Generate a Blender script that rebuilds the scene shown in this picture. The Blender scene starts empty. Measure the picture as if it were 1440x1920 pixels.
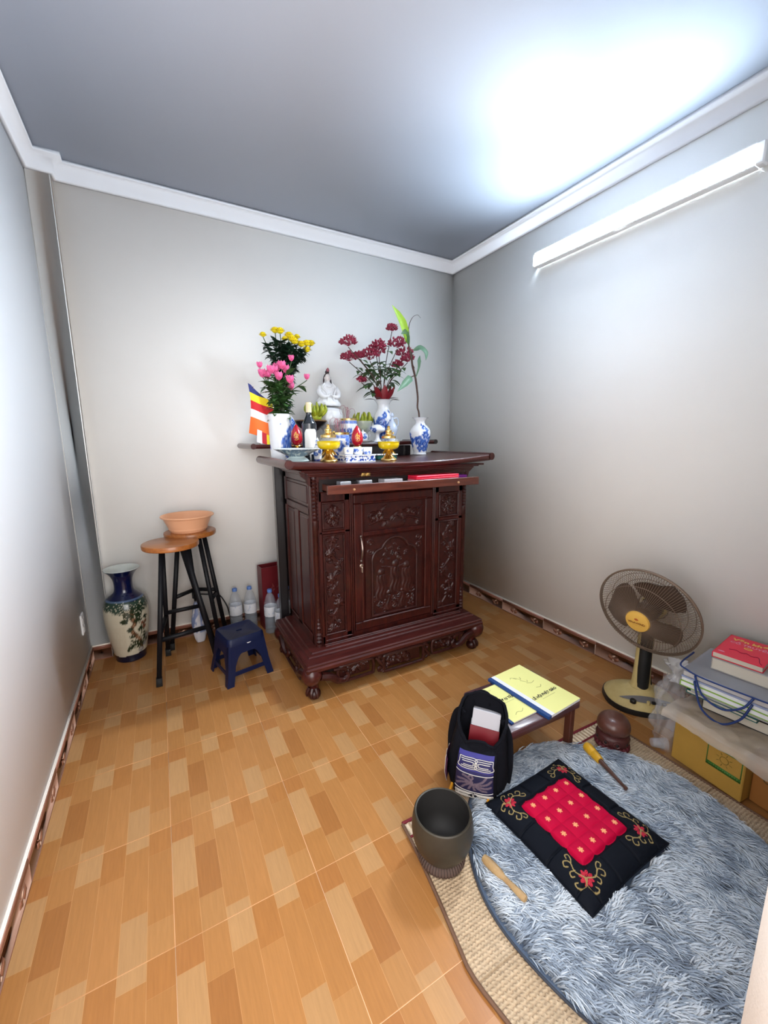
import bpy, math, random
import numpy as np
from mathutils import Vector, Matrix

PI = math.pi
sc = bpy.context.scene
COL = sc.collection
random.seed(7)
RNG = np.random.default_rng(7)

# ---------------------------------------------------------------- camera, world, exposure
cam_data = bpy.data.cameras.new('camera')
cam = bpy.data.objects.new('camera', cam_data)
COL.objects.link(cam)
cam.location = (0.078, -2.647, 1.352)
cam.rotation_euler = (1.39462756, 0.00487742, -0.50310325)
cam_data.sensor_fit = 'HORIZONTAL'
cam_data.sensor_width = 36.0
cam_data.lens = 36.0 * 762.336 / 1440.0
cam_data.clip_start = 0.01
sc.camera = cam

LAMP_STRENGTH = 36.0
LAMP_BEAM = 27.0
LAMP_COLOR = (0.68, 0.84, 1.0)
BEAM_COLOR = (0.84, 0.92, 1.0)
world = bpy.data.worlds.new('world')
sc.world = world
world.use_nodes = True
bgn = world.node_tree.nodes['Background']
bgn.inputs[0].default_value = (1.0, 0.95, 0.90, 1)
bgn.inputs[1].default_value = 1.0
sc.view_settings.view_transform = 'Standard'
sc.view_settings.look = 'None'
sc.view_settings.gamma = 1.0
sc.view_settings.use_curve_mapping = False
sc.view_settings.exposure = 1.12

# added fill light at the doorway, standing in for assumed daylight from behind
pl = bpy.data.lights.new('doorway_fill', 'AREA')
pl.shape = 'RECTANGLE'
pl.size, pl.size_y = 1.18, 1.75
pl.energy = 13.5
pl.color = (0.99, 0.985, 1.0)
plo = bpy.data.objects.new('doorway_fill', pl)
COL.objects.link(plo)
plo.location = (0.195, -2.70, 1.35)
plo.rotation_euler = (PI / 2, 0, 0)

# ---------------------------------------------------------------- helpers
def srgb(r, g, b):
    f = lambda c: ((c / 255.0) / 12.92) if c / 255.0 <= 0.04045 else (((c / 255.0) + 0.055) / 1.055) ** 2.4
    return (f(r), f(g), f(b))

MATS = {}
def mat(name, col=(.8, .8, .8), rough=.5, metal=0.0, spec=.5, var=0.0, vscale=20.0, stretch=(1, 1, 1), bump=0.0,
        bscale=200.0, attr=False, coat=0.0, trans=0.0, ior=1.45, alpha=1.0, emit=None, estr=0.0, col2=None, ramp=None, sheen=0.0):
    if name in MATS:
        return MATS[name]
    m = bpy.data.materials.new(name)
    m.use_nodes = True
    nt = m.node_tree
    b = nt.nodes['Principled BSDF']
    L = nt.links.new
    b.inputs['Roughness'].default_value = rough
    b.inputs['Metallic'].default_value = metal
    b.inputs['Specular IOR Level'].default_value = spec
    b.inputs['Coat Weight'].default_value = coat
    b.inputs['Coat Roughness'].default_value = 0.12
    b.inputs['Transmission Weight'].default_value = trans
    b.inputs['IOR'].default_value = ior
    b.inputs['Alpha'].default_value = alpha
    b.inputs['Sheen Weight'].default_value = sheen
    b.inputs['Base Color'].default_value = (*col, 1)
    if emit:
        b.inputs['Emission Color'].default_value = (*emit, 1)
        b.inputs['Emission Strength'].default_value = estr
    src = None
    if attr:
        a = nt.nodes.new('ShaderNodeAttribute'); a.attribute_name = 'Col'
        src = a.outputs['Color']
    if var > 0 or col2 or bump > 0:
        tc = nt.nodes.new('ShaderNodeTexCoord')
        mp = nt.nodes.new('ShaderNodeMapping')
        mp.inputs['Scale'].default_value = stretch
        L(tc.outputs['Object'], mp.inputs['Vector'])
    if var > 0 or col2:
        n = nt.nodes.new('ShaderNodeTexNoise')
        n.inputs['Scale'].default_value = vscale
        n.inputs['Detail'].default_value = 6
        n.inputs['Roughness'].default_value = .6
        L(mp.outputs[0], n.inputs['Vector'])
        if col2:
            r = nt.nodes.new('ShaderNodeValToRGB')
            lo, hi = ramp or (.35, .65)
            r.color_ramp.elements[0].position = lo; r.color_ramp.elements[1].position = hi
            r.color_ramp.elements[0].color = (*col, 1); r.color_ramp.elements[1].color = (*col2, 1)
            L(n.outputs['Fac'], r.inputs['Fac'])
            src = r.outputs['Color']
        else:
            r = nt.nodes.new('ShaderNodeMapRange')
            r.inputs['From Min'].default_value = .25; r.inputs['From Max'].default_value = .75
            r.inputs['To Min'].default_value = 1 - var; r.inputs['To Max'].default_value = 1 + var
            L(n.outputs['Fac'], r.inputs['Value'])
            mx = nt.nodes.new('ShaderNodeVectorMath'); mx.operation = 'MULTIPLY'
            if src is not None:
                L(src, mx.inputs[0])
            else:
                mx.inputs[0].default_value = col
            L(r.outputs[0], mx.inputs[1])
            src = mx.outputs[0]
    if src is not None:
        L(src, b.inputs['Base Color'])
    if bump > 0:
        n2 = nt.nodes.new('ShaderNodeTexNoise')
        n2.inputs['Scale'].default_value = bscale
        n2.inputs['Detail'].default_value = 4
        L(mp.outputs[0], n2.inputs['Vector'])
        bp = nt.nodes.new('ShaderNodeBump')
        bp.inputs['Strength'].default_value = bump
        bp.inputs['Distance'].default_value = 0.002
        L(n2.outputs['Fac'], bp.inputs['Height'])
        L(bp.outputs[0], b.inputs['Normal'])
    MATS[name] = m
    return m

def setp(o, label=None, cat=None, group=None, kind=None):
    if label: o['label'] = label
    if cat: o['category'] = cat
    if group: o['group'] = group
    if kind: o['kind'] = kind
    return o

def thing(name, label, cat, loc=(0, 0, 0), rotz=0.0, group=None, rot=None):
    o = bpy.data.objects.new(name, None)
    COL.objects.link(o)
    o.location = loc
    o.rotation_euler = rot if rot else (0, 0, rotz)
    o.empty_display_size = .05
    return setp(o, label, cat, group)

def copy_tree(o, parent=None):
    c = o.copy()
    COL.objects.link(c)
    if parent is not None:
        c.parent = parent
    for ch in list(o.children):
        copy_tree(ch, c)
    return c

def wloc(p):
    v = Vector((0, 0, 0))
    while p is not None:
        v = v + Vector(p.location)
        p = p.parent
    return v

def frames(P, closed=False):
    P = np.asarray(P, float); n = len(P)
    if closed:
        T = np.roll(P, -1, 0) - np.roll(P, 1, 0)
    else:
        T = np.gradient(P, axis=0)
    T /= np.maximum(np.linalg.norm(T, axis=1, keepdims=True), 1e-9)
    a = np.array([0, 0, 1.0]) if abs(T[0][2]) < .9 else np.array([1.0, 0, 0])
    N = np.zeros_like(P); u = a - T[0] * (a @ T[0]); u /= np.linalg.norm(u); N[0] = u
    for i in range(1, n):
        u = u - T[i] * (u @ T[i]); u /= max(np.linalg.norm(u), 1e-9); N[i] = u
    return T, N, np.cross(T, N)

def smooth_path(P, n=8):
    P = np.asarray(P, float)
    if len(P) < 3: return P
    out = []
    Q = np.vstack([2 * P[0] - P[1], P, 2 * P[-1] - P[-2]])
    for i in range(1, len(Q) - 2):
        for k in range(n):
            t = k / n
            a, b, c, d = Q[i - 1], Q[i], Q[i + 1], Q[i + 2]
            out.append(.5 * (2 * b + (c - a) * t + (2 * a - 5 * b + 4 * c - d) * t * t + (3 * b - a - 3 * c + d) * t ** 3))
    out.append(P[-1])
    return np.array(out)

class MB:
    """collects shapes in world (or local) coordinates and links them as ONE mesh object"""
    def __init__(s):
        s.V = []; s.F = []; s.C = []; s.M = []; s.n = 0
    def add(s, V, F, col=None, mi=0):
        V = np.asarray(V, float).reshape(-1, 3)
        s.V.append(V)
        n = s.n
        for f in F:
            s.F.append(tuple(int(i) + n for i in f)); s.M.append(mi)
        if col is None: col = (1, 1, 1)
        col = np.asarray(col, float)
        if col.ndim == 1: col = np.tile(col, (len(V), 1))
        s.C.append(col)
        s.n += len(V)
        return s
    def box(s, x0, x1, y0, y1, z0, z1, bev=0.0, R=None, o=None, col=None, mi=0):
        if x1 < x0: x0, x1 = x1, x0
        if y1 < y0: y0, y1 = y1, y0
        if z1 < z0: z0, z1 = z1, z0
        if bev <= 0:
            V = [(x, y, z) for x in (x0, x1) for y in (y0, y1) for z in (z0, z1)]
            F = [(0, 1, 3, 2), (4, 6, 7, 5), (0, 4, 5, 1), (2, 3, 7, 6), (0, 2, 6, 4), (1, 5, 7, 3)]
        else:
            b = min(bev, (x1 - x0) * .49, (y1 - y0) * .49, (z1 - z0) * .49)
            V = []; idx = {}
            for i, X in enumerate((x0, x1)):
                for j, Y in enumerate((y0, y1)):
                    for k, Z in enumerate((z0, z1)):
                        sx, sy, sz = (1, -1)[i], (1, -1)[j], (1, -1)[k]
                        for a in range(3):
                            p = [X, Y, Z]
                            if a != 0: p[0] += sx * b
                            if a != 1: p[1] += sy * b
                            if a != 2: p[2] += sz * b
                            idx[i, j, k, a] = len(V); V.append(p)
            I = lambda i, j, k, a: idx[i, j, k, a]
            F = []
            for i in (0, 1):
                f = [I(i, 0, 0, 0), I(i, 0, 1, 0), I(i, 1, 1, 0), I(i, 1, 0, 0)]; F.append(f if i == 0 else f[::-1])
                f = [I(0, i, 0, 1), I(1, i, 0, 1), I(1, i, 1, 1), I(0, i, 1, 1)]; F.append(f if i == 0 else f[::-1])
                f = [I(0, 0, i, 2), I(0, 1, i, 2), I(1, 1, i, 2), I(1, 0, i, 2)]; F.append(f if i == 0 else f[::-1])
            for i in (0, 1):
                for j in (0, 1):
                    F.append([I(i, j, 0, 0), I(i, j, 0, 1), I(i, j, 1, 1), I(i, j, 1, 0)][::(1 if (i ^ j) else -1)])
                    F.append([I(i, 0, j, 0), I(i, 0, j, 2), I(i, 1, j, 2), I(i, 1, j, 0)][::(-1 if (i ^ j) else 1)])
                    F.append([I(0, i, j, 1), I(0, i, j, 2), I(1, i, j, 2), I(1, i, j, 1)][::(1 if (i ^ j) else -1)])
                    for k in (0, 1):
                        F.append([I(i, j, k, 0), I(i, j, k, 1), I(i, j, k, 2)][::(1 if (i + j + k) % 2 else -1)])
        V = np.array(V, float)
        if R is not None:
            c = np.array(o if o is not None else ((x0 + x1) / 2, (y0 + y1) / 2, (z0 + z1) / 2))
            V = (V - c) @ np.asarray(R, float).T + c
        return s.add(V, F, col, mi)
    def tube(s, P, r, n=8, closed=False, cap=True, col=None, mi=0, sq=1.0):
        P = np.asarray(P, float); m = len(P)
        r = np.full(m, r, float) if np.isscalar(r) else np.asarray(r, float)
        if len(r) != m: r = np.interp(np.linspace(0, 1, m), np.linspace(0, 1, len(r)), r)
        T, N, B = frames(P, closed)
        a = np.arange(n) * 2 * PI / n
        V = P[:, None, :] + r[:, None, None] * (np.cos(a)[None, :, None] * N[:, None, :] + sq * np.sin(a)[None, :, None] * B[:, None, :])
        F = []
        rng = m if closed else m - 1
        for i in range(rng):
            j = (i + 1) % m
            for k in range(n):
                l = (k + 1) % n
                F.append((i * n + k, i * n + l, j * n + l, j * n + k))
        if cap and not closed:
            F.append(tuple(range(n))[::-1]); F.append(tuple((m - 1) * n + k for k in range(n)))
        return s.add(V.reshape(-1, 3), F, col, mi)
    def bar(s, p, q, w, h=None, up=(0, 0, 1), col=None, mi=0):
        """rectangular bar from p to q"""
        p = np.array(p, float); q = np.array(q, float); h = h or w
        t = q - p; t /= np.linalg.norm(t); u = np.array(up, float)
        if abs(t @ u) > .98: u = np.array([0, 1.0, 0])
        a = np.cross(t, u); a /= np.linalg.norm(a); b = np.cross(a, t)
        V = []
        for e in (p, q):
            for (i, j) in ((-1, -1), (1, -1), (1, 1), (-1, 1)):
                V.append(e + a * i * w / 2 + b * j * h / 2)
        F = [(3, 2, 1, 0), (4, 5, 6, 7), (0, 1, 5, 4), (1, 2, 6, 5), (2, 3, 7, 6), (3, 0, 4, 7)]
        return s.add(V, F, col, mi)
    def lathe(s, prof, n=32, o=(0, 0, 0), sx=1.0, sy=1.0, col=None, mi=0, fn=None, wob=None):
        prof = np.asarray(prof, float); m = len(prof)
        a = np.arange(n) * 2 * PI / n
        r = prof[:, 0][:, None] * np.ones(n)[None, :]
        if wob is not None: r = r * wob(a[None, :], np.linspace(0, 1, m)[:, None])
        V = np.stack([r * np.cos(a) * sx + o[0], r * np.sin(a) * sy + o[1], np.repeat(prof[:, 1][:, None], n, 1) + o[2]], -1).reshape(-1, 3)
        F = []
        for i in range(m - 1):
            for k in range(n):
                l = (k + 1) % n
                F.append((i * n + k, i * n + l, (i + 1) * n + l, (i + 1) * n + k))
        c = col
        if fn is not None:
            A = np.repeat(a[None, :], m, 0); Z = np.repeat(prof[:, 1][:, None], n, 1)
            A = (A + PI) % (2 * PI) - PI
            c = fn(A.ravel(), Z.ravel())
        return s.add(V, F, c, mi)
    def ell(s, c, r, n=16, m=10, R=None, col=None, mi=0):
        t = np.linspace(-PI / 2, PI / 2, m)
        a = np.arange(n) * 2 * PI / n
        V = np.stack([np.cos(t)[:, None] * np.cos(a), np.cos(t)[:, None] * np.sin(a), np.sin(t)[:, None] * np.ones(n)], -1).reshape(-1, 3) * np.asarray(r if not np.isscalar(r) else (r, r, r))
        if R is not None: V = V @ np.asarray(R).T
        V = V + np.asarray(c)
        F = []
        for i in range(m - 1):
            for k in range(n):
                l = (k + 1) % n
                F.append((i * n + k, i * n + l, (i + 1) * n + l, (i + 1) * n + k))
        return s.add(V, F, col, mi)
    def grid(s, X, Y, Z, col=None, mi=0, flip=False, closed_u=False):
        h, w = X.shape
        V = np.stack([X, Y, Z], -1).reshape(-1, 3)
        i, j = np.meshgrid(np.arange(h - 1), np.arange(w if closed_u else w - 1), indexing='ij')
        a = i * w + j; b = i * w + (j + 1) % w; c = (i + 1) * w + (j + 1) % w; d = (i + 1) * w + j
        Q = np.stack([a, d, c, b] if flip else [a, b, c, d], -1).reshape(-1, 4)
        if col is not None and np.asarray(col).ndim == 3: col = np.asarray(col).reshape(-1, 3)
        return s.add(V, Q.tolist(), col, mi)
    def prism(s, poly, z0, z1, axis='z', at=0.0, col=None, mi=0):
        """closed outline extruded: axis z -> poly (x,y); axis y -> poly (x,z) from y=z0 to z1; axis x -> poly (y,z)"""
        n = len(poly); V = []
        for z in (z0, z1):
            for (a, b) in poly:
                V.append((a, b, z) if axis == 'z' else (a, z, b) if axis == 'y' else (z, a, b))
        F = [tuple(range(n))[::-1], tuple(range(n, 2 * n))]
        for i in range(n):
            j = (i + 1) % n
            F.append((i, j, n + j, n + i))
        return s.add(V, F, col, mi)
    def sweep(s, prof, path, closed=False, col=None, mi=0):
        """profile (out, up) swept along a horizontal path; 'out' points to the left of travel"""
        P = np.asarray(path, float); m = len(P); k = len(prof)
        rings = []
        for i in range(m):
            if closed or 0 < i < m - 1:
                d0 = P[i] - P[i - 1]; d1 = P[(i + 1) % m] - P[i]
            elif i == 0:
                d0 = d1 = P[1] - P[0]
            else:
                d0 = d1 = P[-1] - P[-2]
            d0 = d0[:2] / np.linalg.norm(d0[:2]); d1 = d1[:2] / np.linalg.norm(d1[:2])
            n0 = np.array([-d0[1], d0[0]]); n1 = np.array([-d1[1], d1[0]])
            b = n0 + n1; b /= np.linalg.norm(b); b /= max(b @ n0, .3)
            rings.append([(P[i][0] + b[0] * o, P[i][1] + b[1] * o, P[i][2] + u) for (o, u) in prof])
        V = np.array(rings).reshape(-1, 3); F = []
        for i in range(m if closed else m - 1):
            j = (i + 1) % m
            for a in range(k):
                c = (a + 1) % k
                F.append((i * k + a, j * k + a, j * k + c, i * k + c))
        if not closed:
            F.append(tuple(range(k))); F.append(tuple((m - 1) * k + a for a in range(k))[::-1])
        return s.add(V, F, col, mi)
    def build(s, name, m, parent=None, world=True, smooth=40, **kw):
        V = np.vstack(s.V)
        if world and parent is not None:
            V = V - np.array(wloc(parent))
        me = bpy.data.meshes.new(name)
        F = s.F
        me.vertices.add(len(V)); me.vertices.foreach_set('co', V.ravel())
        tot = np.array([len(f) for f in F], dtype=np.int32)
        me.loops.add(int(tot.sum()))
        me.loops.foreach_set('vertex_index', np.fromiter((i for f in F for i in f), dtype=np.int32, count=int(tot.sum())))
        me.polygons.add(len(F))
        me.polygons.foreach_set('loop_start', np.concatenate([[0], np.cumsum(tot)[:-1]]).astype(np.int32))
        ms = m if isinstance(m, (list, tuple)) else [m]
        for x in ms: me.materials.append(x)
        if len(ms) > 1: me.polygons.foreach_set('material_index', np.array(s.M, dtype=np.int32))
        me.update(calc_edges=True)
        me.validate()
        C = np.vstack(s.C)
        if not np.allclose(C, 1):
            at = me.color_attributes.new('Col', 'FLOAT_COLOR', 'POINT')
            at.data.foreach_set('color', np.hstack([C, np.ones((len(C), 1))]).ravel().astype(np.float32))
        if smooth:
            me.polygons.foreach_set('use_smooth', np.ones(len(me.polygons), dtype=bool))
            if smooth < 180: me.set_sharp_from_angle(angle=math.radians(smooth))
        o = bpy.data.objects.new(name, me)
        COL.objects.link(o)
        if parent is not None: o.parent = parent
        setp(o, **kw)
        return o

def text_mesh(body, size, align='CENTER', bold=0.0):
    """vertices and faces of a flat text in its own xy plane"""
    cu = bpy.data.curves.new('lettering', 'FONT')
    cu.body = body; cu.size = size; cu.align_x = align; cu.align_y = 'CENTER'; cu.offset = bold
    cu.resolution_u = 2
    o = bpy.data.objects.new('lettering', cu); COL.objects.link(o)
    bpy.context.view_layer.update()
    me = bpy.data.meshes.new_from_object(o.evaluated_get(bpy.context.evaluated_depsgraph_get()))
    V = np.array([v.co[:] for v in me.vertices]).reshape(-1, 3); F = [tuple(p.vertices) for p in me.polygons]
    bpy.data.objects.remove(o); bpy.data.meshes.remove(me); bpy.data.curves.remove(cu)
    return V, F
def put_text(mb, body, size, o, ex, ey, align='CENTER', bold=0.0, col=None, mi=0):
    V, F = text_mesh(body, size, align, bold)
    if len(V): mb.add(np.asarray(o) + V[:, :1] * np.asarray(ex) + V[:, 1:2] * np.asarray(ey), F, col, mi)

# value noise on numpy arrays
_tab = RNG.random((64, 64))
def vnoise(x, y):
    xi = np.floor(x).astype(int); yi = np.floor(y).astype(int)
    fx = x - xi; fy = y - yi
    fx = fx * fx * (3 - 2 * fx); fy = fy * fy * (3 - 2 * fy)
    g = lambda i, j: _tab[i % 64, j % 64]
    return (g(xi, yi) * (1 - fx) + g(xi + 1, yi) * fx) * (1 - fy) + (g(xi, yi + 1) * (1 - fx) + g(xi + 1, yi + 1) * fx) * fy
def fbm(x, y, o=3):
    t = 0; a = .5
    for k in range(o):
        t = t + a * vnoise(x * 2 ** k + 7.1 * k, y * 2 ** k + 3.7 * k); a *= .5
    return t / (1 - .5 ** o)
def seg_dist(X, Y, P):
    """distance from points to polyline"""
    d = np.full(X.shape, 1e9); P = np.asarray(P, float)
    for (a, b) in zip(P[:-1], P[1:]):
        v = b - a; l = v @ v + 1e-12
        t = np.clip(((X - a[0]) * v[0] + (Y - a[1]) * v[1]) / l, 0, 1)
        d = np.minimum(d, np.hypot(X - a[0] - t * v[0], Y - a[1] - t * v[1]))
    return d
def mixc(c, c2, m):
    m = np.clip(m, 0, 1)[..., None]
    return c * (1 - m) + np.asarray(c2) * m
# ---------------------------------------------------------------- the room
XL, XW, YB, ZC = -0.395, 2.404, 0.352, 2.81
YF = -2.49                      # inner face of the front wall with the doorway
m_wall = mat('wall_paint', (.905, .885, .845), .75, bump=.15, bscale=350, var=.015, vscale=3)
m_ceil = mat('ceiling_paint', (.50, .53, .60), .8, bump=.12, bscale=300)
m_corn = mat('cornice_plaster', (.82, .84, .88), .6)
m_white = mat('white_plastic', (.85, .85, .85), .4)

def struct(o):
    o['kind'] = 'structure'; return o
struct(MB().box(XL - .12, XW + .12, YB, YB + .12, 0, ZC + .05).build('wall_back', m_wall, smooth=0))
struct(MB().box(XL - .12, XL, YF - .12, YB, 0, ZC + .05).build('wall_left', mat('white_wall_paint', (.84, .85, .87), .75, bump=.15, bscale=350), smooth=0))
struct(MB().box(XW, XW + .12, YF - .12, YB, 0, ZC + .05).build('wall_right', m_wall, smooth=0))
wf = MB().box(.79, XW, YF - .12, YF, 0, ZC + .05).box(XL, .79, YF - .12, YF, 2.25, ZC + .05)
struct(wf.build('wall_front', m_wall, smooth=0))
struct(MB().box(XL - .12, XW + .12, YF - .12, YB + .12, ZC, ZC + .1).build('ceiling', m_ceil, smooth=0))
MB().ell((.385, -1.60, ZC), (.013, .010, .006), 10, 6).build('plaster_lump', m_ceil, bpy.data.objects['ceiling'])   # small lump in the plaster
struct(MB().box(XL, -.288, .288, YB, 0, ZC, .004).build('wall_column', m_wall, smooth=0))

# cornice: a stepped plaster moulding that follows the column
prof = [(0, -.088), (.014, -.088), (.018, -.080), (.018, -.018), (.058, -.018), (.060, -.014), (.060, 0), (0, 0)]
path_c = [(XL, YF, ZC), (XL, .288, ZC), (-.288, .288, ZC), (-.288, YB, ZC), (XW, YB, ZC), (XW, YF, ZC)]
prof_r = [(-o, u) for (o, u) in prof][::-1]
struct(MB().sweep(prof_r, path_c).build('trim_cornice', m_corn, smooth=0))

# floor: grout bed with ceramic tiles printed as wood strips
m_grout = mat('grout', srgb(222, 190, 156), .9)
m_tile = mat('tile_print', (1, 1, 1), .30, attr=True, var=.10, vscale=9, stretch=(16, 1.2, 1), spec=.35)
floor = struct(MB().box(XL - .12, XW + .12, YF - 1.6, YB + .12, -.06, -.0012).build('floor', m_grout, smooth=0))
T = .4
c_dark = srgb(151, 100, 54); c_med = srgb(159, 110, 62); c_med2 = srgb(156, 107, 59); c_lt = srgb(168, 127, 83); c_ml = srgb(160, 114, 67); c_or = srgb(153, 102, 54)
STRIPS = [[(.18, c_dark), (.66, c_lt), (1, c_med2)],
          [(.31, c_med), (.76, c_dark), (1, c_ml)],
          [(.22, c_lt), (.92, c_med), (1, c_lt)],
          [(.30, c_or), (1, c_med)],
          [(.11, c_lt), (.67, c_med2), (1, c_lt)],
          [(.22, c_or), (.78, c_med2), (1, c_ml)]]
c_line = srgb(188, 142, 94)
def tile_mesh(hy):
    """one tile, origin at its far-left corner, top at z=0; hy = depth used (cut tiles at the back wall)"""
    mb = MB(); g = .0011; w = (T - 2 * g) / 6
    e = .0007
    for s, segs in enumerate(STRIPS):
        x0 = g + s * w; x1 = x0 + w
        v0 = 0.0
        for v1, c in segs:
            c = np.array(c) * (1 + .05 * math.sin(s * 3.7 + v1 * 9))
            ya, yb = -(g + v0 * (T - 2 * g)), -(g + v1 * (T - 2 * g))
            top = min(0, T - hy - T)  # unused for full tiles
            if hy < T:
                lim = -(T - hy)
                if yb > lim: v0 = v1; continue
                ya = min(ya, lim)
            xa = x0 + (e if s else 0)
            mb.add([(xa, ya, 0), (x1, ya, 0), (x1, yb, 0), (xa, yb, 0)], [(3, 2, 1, 0)], c)
            if s: mb.add([(x0, ya, 0), (xa, ya, 0), (xa, yb, 0), (x0, yb, 0)], [(3, 2, 1, 0)], c_line)
            if v1 < 1: mb.add([(x0, yb + .0009, .0001), (x1, yb + .0009, .0001), (x1, yb, .0001), (x0, yb, .0001)], [(3, 2, 1, 0)], np.array(c) * .6 + np.array(c_line) * .4)
            v0 = v1
    # rounded edge and sides
    ya, yb = -g - max(0, T - hy), -T + g
    x0, x1 = g, T - g
    b = .0011
    top = [(x0, ya, 0), (x1, ya, 0), (x1, yb, 0), (x0, yb, 0)]
    mid = [(x0 - b * .5, ya + b * .5, -b), (x1 + b * .5, ya + b * .5, -b), (x1 + b * .5, yb - b * .5, -b), (x0 - b * .5, yb - b * .5, -b)]
    low = [(p[0], p[1], -.008) for p in mid]
    F = [(i, (i + 1) % 4, (i + 1) % 4 + 4, i + 4) for i in range(4)] + [(i + 4, (i + 1) % 4 + 4, (i + 1) % 4 + 8, i + 8) for i in range(4)]
    mb.add(top + mid + low, F, srgb(196, 140, 88))
    return mb
t_full = tile_mesh(T).build('tile', m_tile, floor, world=False, smooth=0)
t_cut = tile_mesh(YB).build('tile', m_tile, floor, world=False, smooth=0)
first = {False: t_full, True: t_cut}
for j in range(-1, 9):
    for i in range(-1, 6):
        cut = j == -1
        o = first[cut]
        if o.get('used'):
            o = o.copy(); COL.objects.link(o); o.parent = floor
        o['used'] = 1
        o.location = (i * T, -j * T, 0.0)
for o in floor.children: 
    if 'used' in o: del o['used']

# skirting tiles: brown, a darker top band, a dark foot line and two butterfly motifs each
m_sk = [mat('skirting_body', srgb(186, 142, 120), .35, var=.06, vscale=30), mat('skirting_band', srgb(136, 88, 72), .35), mat('skirting_motif', srgb(138, 88, 66), .35),
        mat('skirting_motif_light', srgb(206, 170, 146), .35)]
SKH = .09
def skirting_tile(L, motifs=(.12, .32)):
    mb = MB(); g = .001
    mb.box(g, L - g, -.011, 0, 0, SKH, .0012, mi=0)
    y = -.0114
    q = lambda x0, x1, z0, z1, mi: mb.box(x0, x1, y, -.0105, z0, z1, 0, mi=mi)
    q(g, L - g, .068, .072, 2); q(g, L - g, .0725, .0885, 1); q(g, L - g, .001, .006, 1)
    for c in motifs:
        if c > L - .05 or c < .03: continue
        for sgn in (-1, 1):
            mb.prism([(c, .034), (c + sgn * .030, .050), (c + sgn * .034, .030), (c + sgn * .010, .018)], y - .0003, -.0105, 'y', mi=2)
            mb.prism([(c, .038), (c + sgn * .026, .060), (c + sgn * .020, .050)], y - .0003, -.0105, 'y', mi=2)
        mb.prism([(c - .012, .046), (c, .040), (c + .014, .056), (c + .002, .054)], y - .0006, -.0105, 'y', mi=3)
        mb.prism([(c - .007, .022), (c, .015), (c + .007, .022), (c, .030)], y - .0006, -.0105, 'y', mi=3)
    return mb
m_skg = mat('skirting_grout', srgb(236, 226, 214), .8)
def baseboard(name, p, d, L0, pieces, rotz):
    """p start, rotz turns the tile's +x along the run and its face (-y) into the room"""
    o = bpy.data.objects.new(name, None)
    mb = MB().box(0, L0, -.009, 0, 0, SKH + .001).box(0, L0, -.006, 0, SKH + .0008, SKH + .007)
    o = mb.build(name, m_skg, world=False, smooth=0)
    o.location = (p[0], p[1], 0); o.rotation_euler = (0, 0, rotz)
    struct(o)
    src = {}
    for (a, b) in pieces:
        k = round(b - a, 3)
        if k in src:
            t = src[k].copy(); COL.objects.link(t); t.parent = o
        else:
            t = skirting_tile(b - a).build('tile', m_sk, o, world=False, smooth=0); src[k] = t
        t.location = (a, 0, 0)
    return o
# right wall: run from the back corner towards the camera (direction -y), face towards -x
baseboard('baseboard_right', (XW, YB), None, YB - YF, [(0, YB)] + [(YB + T * k, YB + T * k + T) for k in range(6)] + [(YB + 2.4, YB - YF)], -PI / 2)
# back wall: from the column to the right corner (direction +x), face towards -y
baseboard('baseboard_back', (-.288, YB), None, XW + .288, [(0, .288)] + [(.288 + T * k, .288 + T * k + T) for k in range(6)], 0)
baseboard('baseboard_column', (XL, .288), None, .107, [(0, .107)], 0)
# left wall: direction +y, face towards +x
baseboard('baseboard_left', (XL, YF), None, .288 - YF, [(0, .09)] + [(.09 + T * k, .09 + T * k + T) for k in range(6)] + [(2.49, .288 - YF)], PI / 2)

# wall lamp: LED batten
m_led = mat('led_diffuser', (1, 1, 1), .4, emit=LAMP_COLOR, estr=LAMP_STRENGTH)
lamp = thing('wall_lamp', 'long white LED batten lamp glowing on the right wall under the cornice', 'lamp', (XW, -1.14, 2.508))
MB().box(XW - .014, XW, -1.745, -.548, 2.478, 2.540, .004).build('back_plate', m_white, lamp)
MB().box(XW - .050, XW - .002, -1.745, -1.712, 2.464, 2.552, .006).build('end_cap', m_white, lamp)
MB().box(XW - .046, XW - .002, -.570, -.550, 2.468, 2.548, .006).build('end_cap', m_white, lamp)
MB().box(XW - .0485, XW - .002, -1.712, -.570, 2.464, 2.470, .001).box(XW - .050, XW - .002, -1.712, -.570, 2.546, 2.552, .001).build('side_tray', m_white, lamp)  # tray lips deepened to keep lamp light off wall and cornice
a = np.linspace(-PI / 2, PI / 2, 15)
pr_ = [(XW - .030 - .026 * max(math.cos(t), 0) ** .5, 2.508 + .0375 * math.sin(t)) for t in a]
MB().prism([(x, z) for x, z in pr_], -1.712, -.570, 'y').build('diffuser', m_led, lamp)

bl = bpy.data.lights.new('led_beam', 'AREA')      # area light added in front of the lamp to boost its forward throw
bl.shape = 'RECTANGLE'; bl.size, bl.size_y = 1.12, .06
bl.energy = LAMP_BEAM; bl.color = BEAM_COLOR; bl.spread = math.radians(95)
blo = bpy.data.objects.new('led_beam', bl); COL.objects.link(blo)
blo.parent = lamp; blo.location = (-.060, 0, 0)
blo.rotation_euler = Vector((-math.cos(.60), 0, -math.sin(.60))).to_track_quat('-Z', 'Z').to_euler()

# wall socket plate low on the left wall
sw = thing('wall_socket', 'white socket plate low on the left wall by the column', 'socket', (XL, .12, .315))
MB().box(XL, XL + .008, .085, .155, .255, .375, .003).build('plate', m_white, sw)
for z in (.285, .335):
    MB().box(XL + .008, XL + .011, .10, .14, z - .016, z + .016, .001).build('socket_insert', mat('socket_insert', (.7, .7, .7), .4), sw)
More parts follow.
